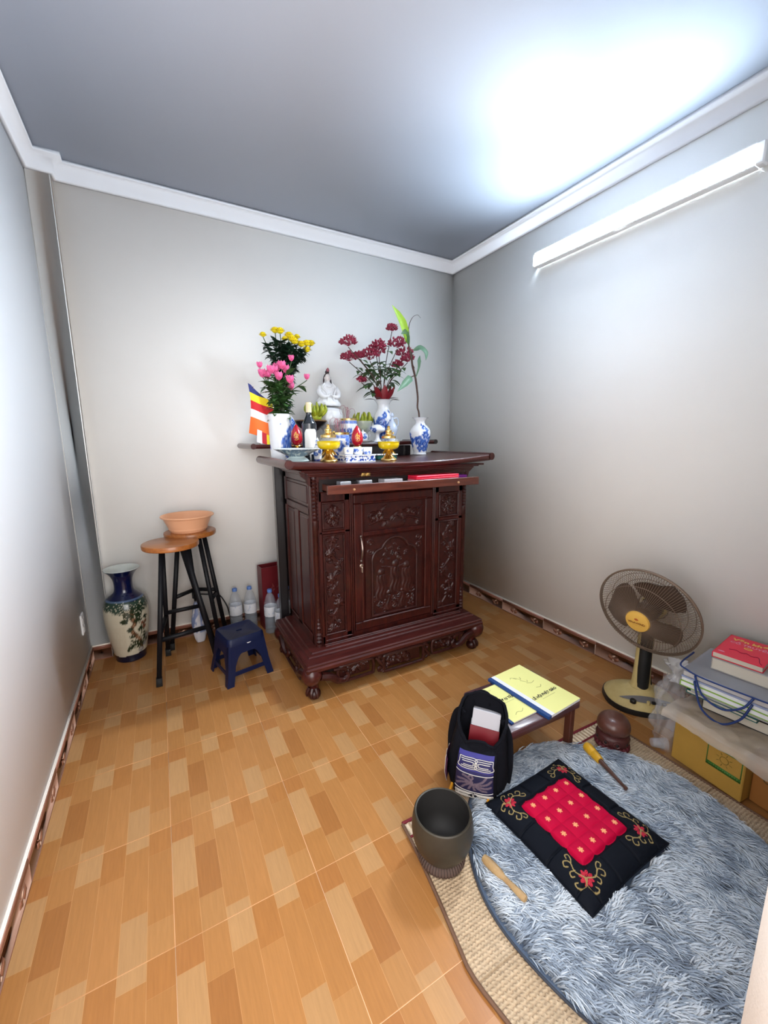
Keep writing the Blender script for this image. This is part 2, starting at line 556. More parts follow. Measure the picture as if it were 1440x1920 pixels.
# ---------------------------------------------------------------- the altar cabinet
m_rose = mat('rosewood', (.022, .0032, .0032), .34, spec=.4, col2=(.058, .0090, .0058), vscale=9, stretch=(6, 6, .8), coat=.15, bump=.06, bscale=120)
m_roseh = mat('rosewood_horizontal', (.036, .0060, .0056), .30, spec=.4, col2=(.070, .0130, .0100), vscale=9, stretch=(.8, 6, 6), coat=.25, bump=.05, bscale=120)
m_carve = mat('rosewood_carved', (.020, .0036, .0032), .40, spec=.4, col2=(.042, .0078, .0056), vscale=40, coat=.12)
m_drawer = mat('drawer_wood', (.060, .0115, .0060), .35, col2=(.115, .026, .013), vscale=8, stretch=(.8, 6, 9), coat=.3)
m_black = mat('black_lacquer', (.010, .008, .009), .30, coat=.3)
m_dark = mat('dark_inside', (.012, .006, .006), .7)  # near-black colour put in for the shade of openings and recesses
m_brass = mat('brass', (.72, .47, .16), .28, metal=1.0)
m_knob = mat('knob_wood', (.42, .22, .10), .4)

class Carving:
    """relief height field over a rectangle, built from stems, leaves, flowers and scrolls"""
    def __init__(s, w, h, res=.0028):
        s.w, s.h = w, h
        nx, ny = max(6, int(w / res)), max(6, int(h / res))
        s.X, s.Y = np.meshgrid(np.linspace(0, w, nx), np.linspace(0, h, ny))
        s.Z = np.zeros_like(s.X)
    def up(s, z): s.Z = np.maximum(s.Z, z)
    def stem(s, P, r, hgt):
        d = seg_dist(s.X, s.Y, smooth_path(P, 5))
        s.up(hgt * np.sqrt(np.clip(1 - (d / r) ** 2, 0, 1)))
    def leaf(s, x, y, L, wd, ang, hgt):
        u = (s.X - x) * math.cos(ang) + (s.Y - y) * math.sin(ang); v = -(s.X - x) * math.sin(ang) + (s.Y - y) * math.cos(ang)
        t = np.clip(u / L, 0, 1); half = wd * np.sin(PI * t ** .8) + 1e-6
        m = (u > 0) & (u < L) & (abs(v) < half)
        s.up(np.where(m, hgt * (1 - .6 * (v / half) ** 2) * (.55 + .45 * np.clip(abs(v) / (.25 * half), 0, 1)), 0))
    def flower(s, x, y, R, n, hgt, ph=0.0):
        r = np.hypot(s.X - x, s.Y - y); a = np.arctan2(s.Y - y, s.X - x) + ph
        for k, f in ((1, 1.0), (.62, 1.25), (.32, 1.5)):
            rr = R * k * (.68 + .32 * abs(np.cos(n * a / 2 + k * 3)))
            s.up(np.where(r < rr, hgt * f * np.sqrt(np.clip(1 - (r / rr) ** 4, 0, 1)) * (.75 + .25 * abs(np.cos(n * a / 2 + k * 3))), 0))
    def scroll(s, x, y, R, turns, ph, r, hgt, sgn=1):
        t = np.linspace(0, 1, 22)
        P = np.stack([x + R * (1 - .85 * t) * np.cos(ph + sgn * turns * 2 * PI * t), y + R * (1 - .85 * t) * np.sin(ph + sgn * turns * 2 * PI * t)], -1)
        d = seg_dist(s.X, s.Y, P)
        s.up(hgt * np.sqrt(np.clip(1 - (d / r) ** 2, 0, 1)))
    def figure(s, x, y, h, hgt):
        """a small robed standing figure"""
        u = (s.X - x); v = (s.Y - y)
        robe = .17 * h + .10 * h * np.clip(1 - v / (.8 * h), 0, 1)
        m = (v > 0) & (v < .78 * h) & (abs(u) < robe)
        s.up(np.where(m, hgt * np.sqrt(np.clip(1 - (u / robe) ** 2, 0, 1)) * (.88 + .12 * np.cos(u * 260 + 2 * np.sin(v * 60))), 0))
        r = np.hypot(u, v - .88 * h)
        s.up(hgt * 1.1 * np.sqrt(np.clip(1 - (r / (.12 * h)) ** 2, 0, 1)))
    def mesh(s, mb, x0, z0, y, m=None, d=-1, axis='y'):
        """faces towards -y: relief sticks out from y"""
        Z = s.Z if m is None else s.Z * m
        if axis == 'y':
            mb.grid(x0 + s.X, y + d * Z, z0 + s.Y)
        else:
            mb.grid(y + d * Z, x0 + s.X, z0 + s.Y, flip=True)
        return mb

def vine_panel(w, h, seed, h0=.010):
    r = random.Random(seed); c = Carving(w, h)
    n = max(2, int(h / .07)); pts = []
    for i in range(n + 1):
        pts.append((w * (.5 + .26 * math.sin(i * 2.1 + seed)), h * (.04 + .92 * i / n)))
    c.stem(pts, .0050, h0 * .7)
    for i, (x, y) in enumerate(pts):
        s = 1 if i % 2 else -1
        if i % 2 == seed % 2:
            c.flower(x + s * .006, y, min(w * .30, .030), 6 + r.randint(0, 2), h0, r.random() * 3)
        for k in range(5):
            c.leaf(x, y, .032 + .012 * r.random(), .009, r.random() * 6.28, h0 * .8)
        c.stem([(x, y), (x + s * .02, y + .02), (x + s * .035, y + .045)], .0032, h0 * .6)
        c.scroll(w * .5 - s * w * .22, y + .03, .016, 1.1, r.random() * 6, .0032, h0 * .6, s)
    return c
def cloud_panel(w, h, seed, h0=.009):
    r = random.Random(seed); c = Carving(w, h)
    c.flower(w / 2, h / 2, min(w, h) * .20, 7, h0)
    for k in range(9):
        a = k * 2 * PI / 9 + .3
        c.scroll(w / 2 + w * .32 * math.cos(a), h / 2 + h * .32 * math.sin(a), min(w, h) * .14, 1.2, r.random() * 6, .0034, h0 * .8, 1 if k % 2 else -1)
        c.leaf(w / 2 + w * .15 * math.cos(a), h / 2 + h * .15 * math.sin(a), min(w, h) * .34, .008, a + .4, h0 * .9)
    return c

AL = thing('altar_cabinet', 'dark carved rosewood altar cabinet with an open drawer, in front of the back wall', 'cabinet', (1.24, -.45, 0))
bx0, bx1, byf, byb, bz0, bz1 = .745, 1.772, -.66, -.15, .225, 1.185
# carcass: side walls, back, inner faces (front pieces stand proud of it)
mb = MB()
mb.box(bx0 + .012, bx1 - .012, byf + .014, byb, bz0 - .02, bz1 - .01)
mb.box(bx0 + .012, bx1 - .012, byf + .003, byf + .02, 1.135, bz1, .002)      # frieze above the drawer
mb.build('carcass', m_rose, AL)
# frame rails and stiles on the front
fr = MB()
B_ = .004
def stile(x0, x1, z0, z1, y=byf, d=.02): fr.box(x0, x1, y, y + d, z0, z1, B_)
stile(.783, .800, .240, 1.085); stile(.926, .958, .240, 1.085); stile(.783, .958, 1.032, 1.085); stile(.783, .958, .858, .876); stile(.783, .958, .240, .286)
stile(1.524, 1.553, .240, 1.085); stile(1.704, 1.735, .240, 1.085); stile(1.524, 1.735, 1.032, 1.085); stile(1.524, 1.735, .858, .880); stile(1.524, 1.735, .240, .286)
stile(.958, 1.524, 1.062, 1.085)
for x in (.961, .972, 1.508, 1.519): fr.box(x - .004, x + .004, byf - .006, byf + .012, .262, 1.075, .003)
# stepped foot mouldings
for k, (d, z) in enumerate(((.010, .232), (.018, .226))):
    fr.box(.79, 1.735, byf - d, byf + .01, z - .012, z + .010, .004)
fr.box(.800, .962, byf - .006, byf + .01, .252, .262, .003); fr.box(1.520, 1.735, byf - .006, byf + .01, .252, .262, .003)
fr.build('front_frame', m_rose, AL)
# small and long carved panels
def frame_rect(mb, x0, x1, z0, z1, w, y0, y1, b=.003):
    mb.box(x0, x1, y0, y1, z1 - w, z1, b); mb.box(x0, x1, y0, y1, z0, z0 + w, b)
    mb.box(x0, x0 + w, y0, y1, z0 + w, z1 - w, b); mb.box(x1 - w, x1, y0, y1, z0 + w, z1 - w, b)
for k, (x0, x1, z0, z1) in enumerate(((.800, .926, .876, 1.032), (1.553, 1.704, .880, 1.032))):
    mb = MB(); cloud_panel(x1 - x0 - .02, z1 - z0 - .02, 3 + k).mesh(mb, x0 + .01, z0 + .01, byf + .008); frame_rect(mb, x0, x1, z0, z1, .010, byf - .005, byf + .012)
    mb.build('carved_panel', m_carve, AL)
for k, (x0, x1, z0, z1) in enumerate(((.800, .926, .286, .858), (1.553, 1.704, .286, .858))):
    mb = MB(); vine_panel(x1 - x0 - .02, z1 - z0 - .02, 10 + k).mesh(mb, x0 + .01, z0 + .01, byf + .008); frame_rect(mb, x0, x1, z0, z1, .009, byf - .005, byf + .012)
    mb.build('carved_panel', m_carve, AL)
# the door
door = MB()
dx0, dx1, dz0, dz1 = .980, 1.500, .272, 1.060
frame_rect(door, dx0, dx1, dz0, dz1, .050, byf - .008, byf + .014, .005)
door.box(dx0 + .05, dx1 - .05, byf - .006, byf + .012, .822, .848, .004)
frame_rect(door, dx0 + .042, dx1 - .042, dz0 + .042, dz1 - .042, .012, byf - .013, byf, .004)
door.box(dx0 + .05, dx1 - .05, byf + .0095, byf + .014, dz0 + .05, dz1 - .05)
DOOR = door.build('door', m_rose, AL)
c = Carving(.385, .145)
c.scroll(.05, .07, .03, 1.3, 0, .005, .010); c.scroll(.335, .07, .03, 1.3, 3, .005, .010, -1)
c.stem([(.03, .03), (.12, .05), (.2, .022), (.28, .05), (.36, .03)], .006, .009)
c.up(.010 * np.clip(1 - ((c.X - .195) / .07) ** 2 - ((c.Y - .02) / .03) ** 2, 0, 1) ** .5)
for k in range(16):
    r_ = random.Random(k); c.leaf(.03 + .33 * r_.random(), .03 + .07 * r_.random(), .05, .010, r_.random() * 6.28, .009)
c.flower(.10, .085, .022, 6, .010); c.flower(.29, .085, .022, 7, .010)
c.mesh(MB0 := MB(), 1.0475, .857, byf + .004)
MB0.build('upper_carving', m_carve, DOOR)
# arched scene
aw, ah = .385, .485
c = Carving(aw, ah)
cx = aw / 2
sil = (np.hypot(c.X - cx, c.Y - .365) < .095) | ((c.Y < .35) & (abs(c.X - cx) < .150)) | (np.hypot(abs(c.X - cx) - .085, c.Y - .345) < .066) & (c.Y >= .345)
for k, (fx, fy, fh) in enumerate(((.105, .10, .19), (.200, .13, .20), (.275, .12, .19), (.150, .03, .12), (.245, .03, .12))):
    c.figure(fx, fy, fh, .013)
for k in range(46):
    r_ = random.Random(100 + k); x = .05 + .285 * r_.random(); y = .015 + .13 * r_.random()
    (c.leaf(x, y, .03, .009, r_.random() * 6.28, .010) if k % 2 else c.scroll(x, y, .014, 1.1, r_.random() * 6, .0034, .009))
for k in range(20):
    r_ = random.Random(300 + k); x = .10 + .19 * r_.random(); y = .33 + .09 * r_.random()
    (c.leaf(x, y, .03, .009, r_.random() * 6.28, .010) if k % 3 else c.scroll(x, y, .014, 1.1, r_.random() * 6, .0034, .010))
c.stem([(.11, .30), (.2, .285), (.28, .30)], .0035, .009)
c.up(.0035 * fbm(c.X * 70, c.Y * 70)); c.Z = np.where(sil, c.Z - .005, .005)
for (x, y, s) in ((.03, .45, 1), (aw - .03, .45, -1), (.03, .40, -1), (aw - .03, .40, 1)):
    c.scroll(x, y, .022, 1.2, 0, .004, .010, s)
arch = [(cx - .150, .012)] + [(cx - .150, .34)] + [(cx - .085 - .066 * math.sin(t), .345 + .066 * math.cos(t)) for t in np.linspace(PI / 2, .45, 6)] + \
       [(cx - .098 * math.cos(t), .365 + .105 * math.sin(t)) for t in np.linspace(.45, PI - .45, 14)] + \
       [(cx + .085 + .066 * math.sin(t), .345 + .066 * math.cos(t)) for t in np.linspace(.45, PI / 2, 6)] + [(cx + .150, .34), (cx + .150, .012), (cx - .150, .012)]
c.mesh(MB0 := MB(), 1.0475, .328, byf + .004)
MB0.tube([(1.0475 + x, byf - .001, .328 + z) for x, z in arch], .0085, 8)
MB0.build('arched_carving', m_carve, DOOR)
# handle and key plate
mb = MB()
mb.tube(smooth_path([(1.017, byf - .010, .820), (1.017, byf - .022, .795), (1.017, byf - .030, .755), (1.017, byf - .022, .715), (1.017, byf - .010, .692)], 5), [.004, .006, .0075, .006, .004], 8)
mb.ell((1.017, byf - .012, .826), (.007, .006, .009), 8, 6); mb.ell((1.017, byf - .012, .686), (.007, .006, .009), 8, 6)
m_pewter = mat('dull_metal', (.22, .17, .15), .35, metal=.9)
mb.build('handle', m_pewter, DOOR)
mb = MB().lathe([(.002, 0), (.011, 0), (.011, .003), (.004, .005)], 14, (0, 0, 0))
V = mb.V[0]; mb.V[0] = np.stack([1.016 + V[:, 0], byf - .013 - V[:, 2], .660 + V[:, 1]], -1)
mb.box(1.013, 1.019, byf - .030, byf - .012, .622, .655, .002)
mb.build('key_plate', mat('key_metal', (.50, .40, .33), .35, metal=.9), DOOR)
# side panels (left and right flanks)
for sx, X in ((-1, bx0), (1, bx1)):
    side = MB()
    ex = lambda d: X + (-sx) * d
    def srail(y0, y1, z0, z1): side.box(min(X, ex(.014)), max(X, ex(.014)), y0, y1, z0, z1, .003)
    srail(byb - .02 - .02, byb, .225, 1.185); srail(byf + .045, byf + .06, .225, 1.185)
    srail(byf + .045, byb, .960, .998); srail(byf + .045, byb, 1.132, 1.185); srail(byf + .045, byb, .225, .280); srail(-.420, -.345, .26, .97)
    side.build('side_frame', m_rose, AL)
    for (y0, y1, z0, z1) in ((-.590, -.185, 1.005, 1.126), (-.338, -.192, .287, .952), (-.592, -.428, .287, .952)):
        p = MB().box(ex(.006), ex(.013), y0, y1, z0, z1).box(ex(.002), ex(.013), y0 + .012, y1 - .012, z0 + .012, z1 - .012, .004)
        p.build('side_panel', m_rose, AL)
# turned and beaded corner columns
for X in (bx0 + .020, bx1 - .018):
    pf = [(.019, .226), (.019, .246)]
    z = .246
    for k in range(3): pf += [(.011, z), (.019, z + .010), (.011, z + .021)]; z += .021
    pf += [(.013, z), (.013, z + .018)]; z += .018
    for k in range(4): pf += [(.010, z), (.016 - .0015 * k, z + .010), (.010, z + .021)]; z += .021
    pf += [(.014, z + .01), (.0145, .88), (.018, .885), (.018, .935), (.013, .94)]
    z = .94
    for k in range(11): pf += [(.011, z), (.018, z + .009), (.011, z + .019)]; z += .0195
    pf += [(.017, z), (.017, 1.185)]
    MB().lathe(pf, 14, (X, byf + .016, 0)).build('corner_column', m_carve, AL)
    MB().box(X - .018, X + .018, byf + .012, byf + .05, .225, 1.185).build('corner_post', m_rose, AL)
# stepped plinth
pl_ = MB()
for (e, z0, z1, b) in ((.105, .168, .200, .008), (.098, .196, .214, .006), (.070, .206, .222, .006), (.045, .214, .230, .006)):
    pl_.box(bx0 - e, bx1 + e * .42, byf - e - .04 * (e > .09), byb - .02 + (e > .09) * .02, z0, z1, b)
pl_.build('plinth', m_roseh, AL)
px0, px1, pyf, pyb = .642, 1.815, -.800, -.17
# feet: bulging cabriole with a ball
def foot(x, y, sx, sy):
    mb = MB()
    zs = np.linspace(.060, .172, 9)
    for_r = [.026, .024, .026, .033, .043, .052, .056, .054, .046]
    off = [.002, .002, .004, .010, .017, .022, .023, .020, .013]
    P = np.stack([x + sx * np.array(off) * .8, y + sy * np.array(off) * .8, zs], -1)
    mb.tube(P, for_r, 10)
    f = mb.build('foot', m_roseh, AL)
    b = MB().ell((x + sx * .004, y + sy * .006, .031), (.036, .036, .031), 14, 9)
    for k in range(3):
        a = math.atan2(sy, sx) + (k - 1) * .8
        b.tube(smooth_path([(x + .026 * math.cos(a), y + .026 * math.sin(a), .066), (x + .040 * math.cos(a), y + .042 * math.sin(a), .046), (x + .040 * math.cos(a), y + .044 * math.sin(a), .022)], 4), [.011, .010, .006], 7)
    b.build('ball_foot', m_carve, f)
for (x, y, sx, sy) in ((px0 + .052, pyf + .052, -1, -1), (px1 - .052, pyf + .052, 1, -1), (px0 + .052, pyb - .06, -1, 1), (px1 - .052, pyb - .06, 1, 1)): foot(x, y, sx, sy)
# openwork carved aprons
def apron(L, P, name):
    """P(u, d, z): u along the apron, d outward"""
    mb = MB(); w = lambda l: [P(*q) for q in l]
    n = 3 if L > .8 else 1
    for k in range(n):
        c0 = L * (.5 + (k - (n - 1) / 2) * .27); hw = .135 if (k == 1 or n == 1) else .105; zt = .150 if (k == 1 or n == 1) else .158
        zb = .050 if (k == 1 or n == 1) else .068
        ring = [(c0 - hw, .012, zb + .012), (c0 - hw + .02, .012, zb), (c0 + hw - .02, .012, zb), (c0 + hw, .012, zb + .012), (c0 + hw, .012, zt - .018), (c0 + hw - .03, .014, zt), (c0 - hw + .03, .014, zt), (c0 - hw, .012, zt - .018)]
        mb.tube(w(smooth_path(ring + [ring[0]], 4)), .0095, 7)
        c = Carving(2 * hw - .03, zt - zb - .022, .0035)
        for q in range(14 if hw > .12 else 10):
            r_ = random.Random(q + 31 * k)
            x = .01 + (c.w - .02) * r_.random(); y = .008 + (c.h - .016) * r_.random()
            (c.leaf(x, y, .034, .010, r_.random() * 6.28, .010), c.scroll(x, y, .016, 1.1, r_.random() * 6, .004, .010), c.flower(x, y, .014, 5, .011))[0]
        V = np.stack([c.X + c0 - c.w / 2, c.Z - .004, c.Y + zb + .011], -1)
        G = np.array([P(*q) for q in V.reshape(-1, 3)]).reshape(V.shape)
        mb.grid(G[..., 0], G[..., 1], G[..., 2])
        g = Carving(2 * hw - .03, zt - zb - .022, .02)
        G = np.array([P(*q) for q in np.stack([g.X + c0 - g.w / 2, g.Z * 0 - .010, g.Y + zb + .011], -1).reshape(-1, 3)]).reshape(g.X.shape + (3,))
        mb.grid(G[..., 0], G[..., 1], G[..., 2], flip=True)
        if k < n - 1:   # scrolls between the cartouches
            x1 = c0 + L * .135
            for s in (-1, 1):
                t = np.linspace(0, 1, 18)
                mb.tube(w(np.stack([x1 + s * .004 + .022 * (1 - .7 * t) * np.cos(s * 7 * t + PI / 2), .014 + 0 * t, .105 + s * .028 + .022 * (1 - .7 * t) * np.sin(7 * t + PI / 2)], -1)), .008, 6)
            mb.tube(w(smooth_path([(x1 - .03, .008, .150), (x1, .016, .110), (x1 + .03, .010, .066)], 5)), .010, 6)
    for s in (-1, 1):   # dragon-like scrolls running into the feet
        e = 0.0 if s < 0 else L
        sg = lambda d: e - s * d
        mb.tube(w(smooth_path([(sg(.06), .012, .135), (sg(.11), .018, .120), (sg(.15), .018, .088), (sg(.19), .014, .078), (sg(.215), .012, .100), (sg(.20), .012, .118)], 6)), [.024, .022, .019, .016, .013, .010], 8)
        mb.tube(w(smooth_path([(sg(.13), .012, .150), (sg(.17), .014, .150), (sg(.195), .014, .140), (sg(.20), .012, .125)], 5)), [.010, .012, .010, .007], 7)
        mb.ell(P(sg(.150), .020, .083), (.017, .017, .015), 9, 6)
    c0 = L / 2
    mb.tube(w(smooth_path([(c0 - L * .36, .006, .158), (c0, .010, .160), (c0 + L * .36, .006, .158)], 4)), .008, 6)
    mb.build(name, m_carve, AL)
apron(px1 - px0 - .04, lambda u, d, z: (px0 + .02 + u, pyf + .030 - d, z), 'front_apron')
apron(pyb - pyf - .04, lambda u, d, z: (px0 + .028 - d, pyf + .02 + u, z), 'side_apron')
apron(pyb - pyf - .04, lambda u, d, z: (px1 - .028 + d, pyf + .02 + u, z), 'side_apron')
MB().box(px0 + .06, px1 - .06, pyf + .055, pyb - .03, .12, .17).build('plinth_frame', m_dark, AL)
# top: slab sweeping up at both ends, soffit mouldings and rolled ends
tx0, tx1, tyf, tyb = .606, 1.862, -.768, -.150
def ztop(x):
    u = abs(x - 1.235) / .627
    return 1.2325 + .020 * u ** 2.6 + .010 * max(0, (x - 1.235) / .627) ** 2
n = 48
xs = np.linspace(tx0, tx1, n)
prof_t = []
for (dy, dz) in ((0, -.020), (.004, -.026), (.012, -.030)): prof_t.append((dy, dz))
rows = []
for x in xs:
    z = ztop(x)
    th = .028 + .010 * (abs(x - 1.235) / .627) ** 3
    rows.append([(x, tyf + .006, z), (x, tyf, z - .005), (x, tyf - .001, z - th * .5), (x, tyf + .003, z - th + .006), (x, tyf + .012, z - th), (x, tyb, z - th), (x, tyb, z)])
R_ = np.array(rows)
mb = MB().grid(R_[..., 0], R_[..., 1], R_[..., 2], flip=True)
V = R_.reshape(-1, 3); k = 7
mb2 = MB(); F = [(i * k, i * k + 6, (i + 1) * k + 6, (i + 1) * k) for i in range(n - 1)] + [tuple(range(7))[::-1], tuple((n - 1) * k + q for q in range(7))]
mb.add(V, F)
mb.build('top_slab', m_roseh, AL)
mb = MB()
for (e, z0, z1) in ((.070, 1.196, 1.206), (.048, 1.188, 1.198), (.026, 1.176, 1.190), (.012, 1.166, 1.178)):
    mb.box(bx0 - e, bx1 + e, byf - e, byb, z0, z1, .004)
mb.build('soffit_moulding', m_roseh, AL)
for X, s in ((tx0, -1), (tx1, 1)):
    z = ztop(X)
    mb = MB().tube([(X, tyf - .004, z - .014), (X, tyb, z - .014)], .022, 16)
    mb.tube([(X - s * .002, tyf - .007, z - .014), (X - s * .002, tyf - .001, z - .014)], .017, 16)
    mb.build('rolled_end', m_roseh if s < 0 else m_rose, AL)
for X, s in ((bx1, 1), (bx0, -1)):
    MB().prism([(X - s * .01, 1.11), (X + s * .012, 1.125), (X + s * .020, 1.150), (X + s * .045, 1.170), (X + s * .060, 1.200), (X - s * .01, 1.200)], byf + .012, byf + .034, 'y').build('bracket', m_rose, AL)
# drawer pulled out
dr = MB()
yf = -.790; q0, q1, r0, r1 = .786, 1.749, 1.086, 1.1315
dr.box(q0, q1, yf, yf + .016, r0, r1, .002)
dr.box(q0 + .02, q0 + .032, yf + .016, byf + .05, r0 + .004, r1 - .004); dr.box(q1 - .05, q1 - .038, yf + .016, byf + .05, r0 + .004, r1 - .004)
dr.box(q0 + .02, q1 - .038, yf + .016, byf + .05, r0 + .003, r0 + .010)
DRW = dr.build('drawer', m_drawer, AL)
for x in (.924, 1.587):
    MB().ell((x, yf - .007, 1.106), (.0065, .009, .0065), 10, 7).build('knob', m_knob, DRW)
MB().box(bx0 + .045, bx1 - .045, byf + .001, byf + .012, 1.086, 1.150).build('opening_shade', m_dark, AL)  # solid dark slab painting the shade of the open slot
lk = MB().box(1.026, 1.052, byf - .014, byf + .004, 1.156, 1.186, .003).box(1.055, 1.080, byf - .014, byf + .004, 1.156, 1.186, .003)
lk.box(1.033, 1.045, byf - .017, byf - .012, 1.164, 1.178, .002).box(1.062, 1.073, byf - .017, byf - .012, 1.164, 1.178, .002)
lk.build('lock_plate', m_brass, AL)

# things lying in the open drawer
DZ = r0 + .010
def lying(name, label, cat, x, y, sx, sy, sz, m, rz=0.0, z=DZ, b=.002, group=None, extra=None):
    t = thing(name, label, cat, (x, y, z), rz, group)
    MB().box(-sx / 2, sx / 2, -sy / 2, sy / 2, 0, sz, b).build('body', m, t, world=False)
    if extra: extra(t)
    return t
m_redpaper = mat('red_paper', (.80, .02, .06), .45)
m_pinkpaper = mat('pink_paper', (.85, .30, .36), .5)
t = thing('red_envelope_stack', 'stack of bright red paper envelopes in the open altar drawer', 'envelopes', (1.47, -.716, DZ))
for k in range(5):
    MB().box(-.158, .150, -.050, .040, .003 + k * .0110, .003 + k * .0110 + .0100, .003, R=[[math.cos(.012 * k), -math.sin(.012 * k), 0], [math.sin(.012 * k), math.cos(.012 * k), 0], [0, 0, 1]], o=(0, 0, 0)).build('envelope', m_redpaper if k != 2 else m_pinkpaper, t, world=False)
lying('purple_packet', 'small purple packet at the right end of the open drawer', 'packet', 1.665, -.708, .070, .06, .046, mat('purple_paper', (.16, .01, .20), .4), .1)
m_silver = mat('silver_case', (.55, .57, .62), .3, metal=.7)
t = lying('card_case', 'silver card case near the left end of the open drawer', 'case', .895, -.735, .060, .05, .048, m_silver, .05)
MB().box(-.026, .026, -.027, -.024, .012, .030, .001).build('label_panel', m_white, t, world=False)
t = lying('mobile_phone', 'dark phone with silver rim lying mid drawer', 'phone', 1.010, -.735, .072, .05, .049, m_silver, -.04)
MB().box(-.032, .032, -.021, .021, .049, .0495).build('screen', m_black, t, world=False)
lying('grey_notebook', 'thin grey notebook beside the red envelopes in the drawer', 'notebook', 1.175, -.725, .115, .07, .047, mat('grey_card', (.40, .38, .40), .6), .02)
t = thing('reading_glasses', 'dark folded spectacles between the silver case and the phone in the drawer', 'glasses', (.952, -.730, DZ + .046))
gm = MB()
gm.tube([(-.022 + .012 * math.cos(a), .012 * math.sin(a) * .7, 0) for a in np.linspace(0, 2 * PI, 13)[:-1]], .0016, 5, closed=True)
gm.tube([(.006 + .012 * math.cos(a), .012 * math.sin(a) * .7, 0) for a in np.linspace(0, 2 * PI, 13)[:-1]], .0016, 5, closed=True)
gm.tube([(-.034, 0, .002), (0, .015, .003), (.03, .012, .004)], .0015, 5)
gm.box(-.030, .02, -.008, .008, -.046, -.002)
gm.build('spectacle_frame', m_black, t, world=False)

# ---------------------------------------------------------------- the taller console behind
CON = thing('altar_console', 'black lacquered console table against the wall behind the carved cabinet', 'table', (1.24, .10, 0))
kx0, kx1, kyf, kyb = .578, 1.905, -.128, .335
def zcon(x):
    u = abs(x - 1.24) / .66
    return 1.333 - .008 * (x < 1.24) * u + .012 * (x > 1.24) * u
xs = np.linspace(kx0, kx1, 24)
R_ = np.array([[(x, kyf, zcon(x)), (x, kyf - .004, zcon(x) - .012), (x, kyf + .004, zcon(x) - .024), (x, kyb, zcon(x) - .024), (x, kyb, zcon(x))] for x in xs])
mb = MB().grid(R_[..., 0], R_[..., 1], R_[..., 2], flip=True)
mb.add(R_.reshape(-1, 3), [(i * 5, i * 5 + 4, i * 5 + 9, i * 5 + 5) for i in range(23)])
mb.build('console_top', m_roseh, CON)
for X in (kx0, kx1):
    MB().tube([(X, kyf - .004, zcon(X) - .010), (X, kyb, zcon(X) - .010)], .017, 14).build('rolled_end', m_roseh if X < 1 else m_black, CON)
MB().box(.70, 1.690, -.105, -.085, 1.215, 1.312, .003).box(.81, 1.66, .29, .31, 1.215, 1.312, .003).build('console_apron', m_black, CON)
for (x, y) in ((.722, -.092), (1.665, -.092), (.832, .285), (1.665, .285)):
    MB().box(x - .026, x + .026, y - .026, y + .026, 0, 1.312, .004).build('leg', m_black, CON)
# ---------------------------------------------------------------- things on the altar
m_paint = mat('painted_porcelain', (1, 1, 1), .16, attr=True, coat=.5)
m_porc = mat('white_porcelain', (.82, .83, .85), .18, coat=.4)
m_blueglaze = mat('blue_glaze', (.03, .08, .32), .2, coat=.4)
W_ = np.array((.80, .82, .85)); B1 = np.array((.014, .045, .29)); B2 = np.array((.07, .17, .54)); B3 = np.array((.36, .50, .78))
def blue_white(zs, motifs, bands=(), seed=0, R=.06, base=W_):
    """painted blue-and-white: motifs = (angle, z, radius, petals), bands = (z0, z1, colour)"""
    def fn(A, Z):
        c = np.tile(base, (len(A), 1)).astype(float)
        nz = fbm(A * R * 90 + seed * 5, Z * 90 + seed * 3)
        n2 = fbm(A * R * 260 + seed, Z * 260, 2)
        for (a, z, r, p) in motifs:
            dA = ((A - a + PI) % (2 * PI) - PI) * R
            d = np.hypot(dA, Z - z); th = np.arctan2(Z - z, dA)
            edge = 1.15 * r * (.72 + .28 * np.abs(np.cos(p * th / 2)) + .5 * (nz - .5))
            c = mixc(c, B2, (edge - d) / (.06 * r)); c = mixc(c, B1, ((edge * .72 - d) / (.08 * r)) * (n2 > .42))
            c = mixc(c, B3, (edge * .34 - d) / (.08 * r)); c = mixc(c, B1, (edge * .15 - d) / (.05 * r))
        for (a0, b0, c0) in bands:
            c = mixc(c, c0, np.where((Z >= a0) & (Z <= b0), 1.0, 0.0) * (.75 + .25 * (n2 > .45)))
        return c
    return fn
def dense(prof, k=6):
    return smooth_path(np.asarray(prof, float), k)
def scatter_motifs(n, z0, z1, r, seed, front=-PI / 2):
    g = random.Random(seed)
    return [(g.random() * 6.28, z0 + (z1 - z0) * g.random(), r * (.6 + .7 * g.random()), g.choice((4, 5, 6, 7))) for _ in range(n)]

ZL = 1.2335   # lower top
ZU = 1.334    # console top
m_gold = mat('gilt_brass', (.80, .56, .20), .26, metal=1.0)
m_oil = mat('yellow_oil', (.66, .47, .004), .10, coat=.3)
def clear(name, tint=(.96, .98, .98), a=.30, rough=.06):
    return mat(name, tint, rough, alpha=a, spec=1.0)
m_glass = clear('clear_glass', (.70, .74, .74), .12)

def brush_vase(name, label, x, y, seed):
    t = thing(name, label, 'vase', (x, y, ZL))
    pf = dense([(.052, 0), (.0555, .004), (.0575, .03), (.0605, .14), (.0645, .245), (.0655, .258)], 9)
    g = random.Random(seed)
    mo = [(-1.15, .085, .040, 5), (-.75, .12, .036, 6), (-1.3, .125, .022, 4), (-.7, .05, .032, 5), (-.95, .17, .020, 4), (-.62, .185, .022, 5), (-.75, .225, .012, 4), (-1.75, .20, .007, 3), (-1.45, .10, .014, 4), (-1.0, .035, .024, 4),
          (.6, .1, .04, 5), (1.6, .15, .045, 6), (2.6, .08, .04, 5)]
    MB().lathe(pf, 120, fn=blue_white(0, mo, [(0, .002, B1)], seed, .06)).build('vase_body', m_paint, t, world=False)
    MB().lathe([(.0655, .258), (.063, .260), (.0605, .256), (.058, .15), (.050, .012), (.001, .010)], 40).build('vase_lining', m_porc, t, world=False)
    return t
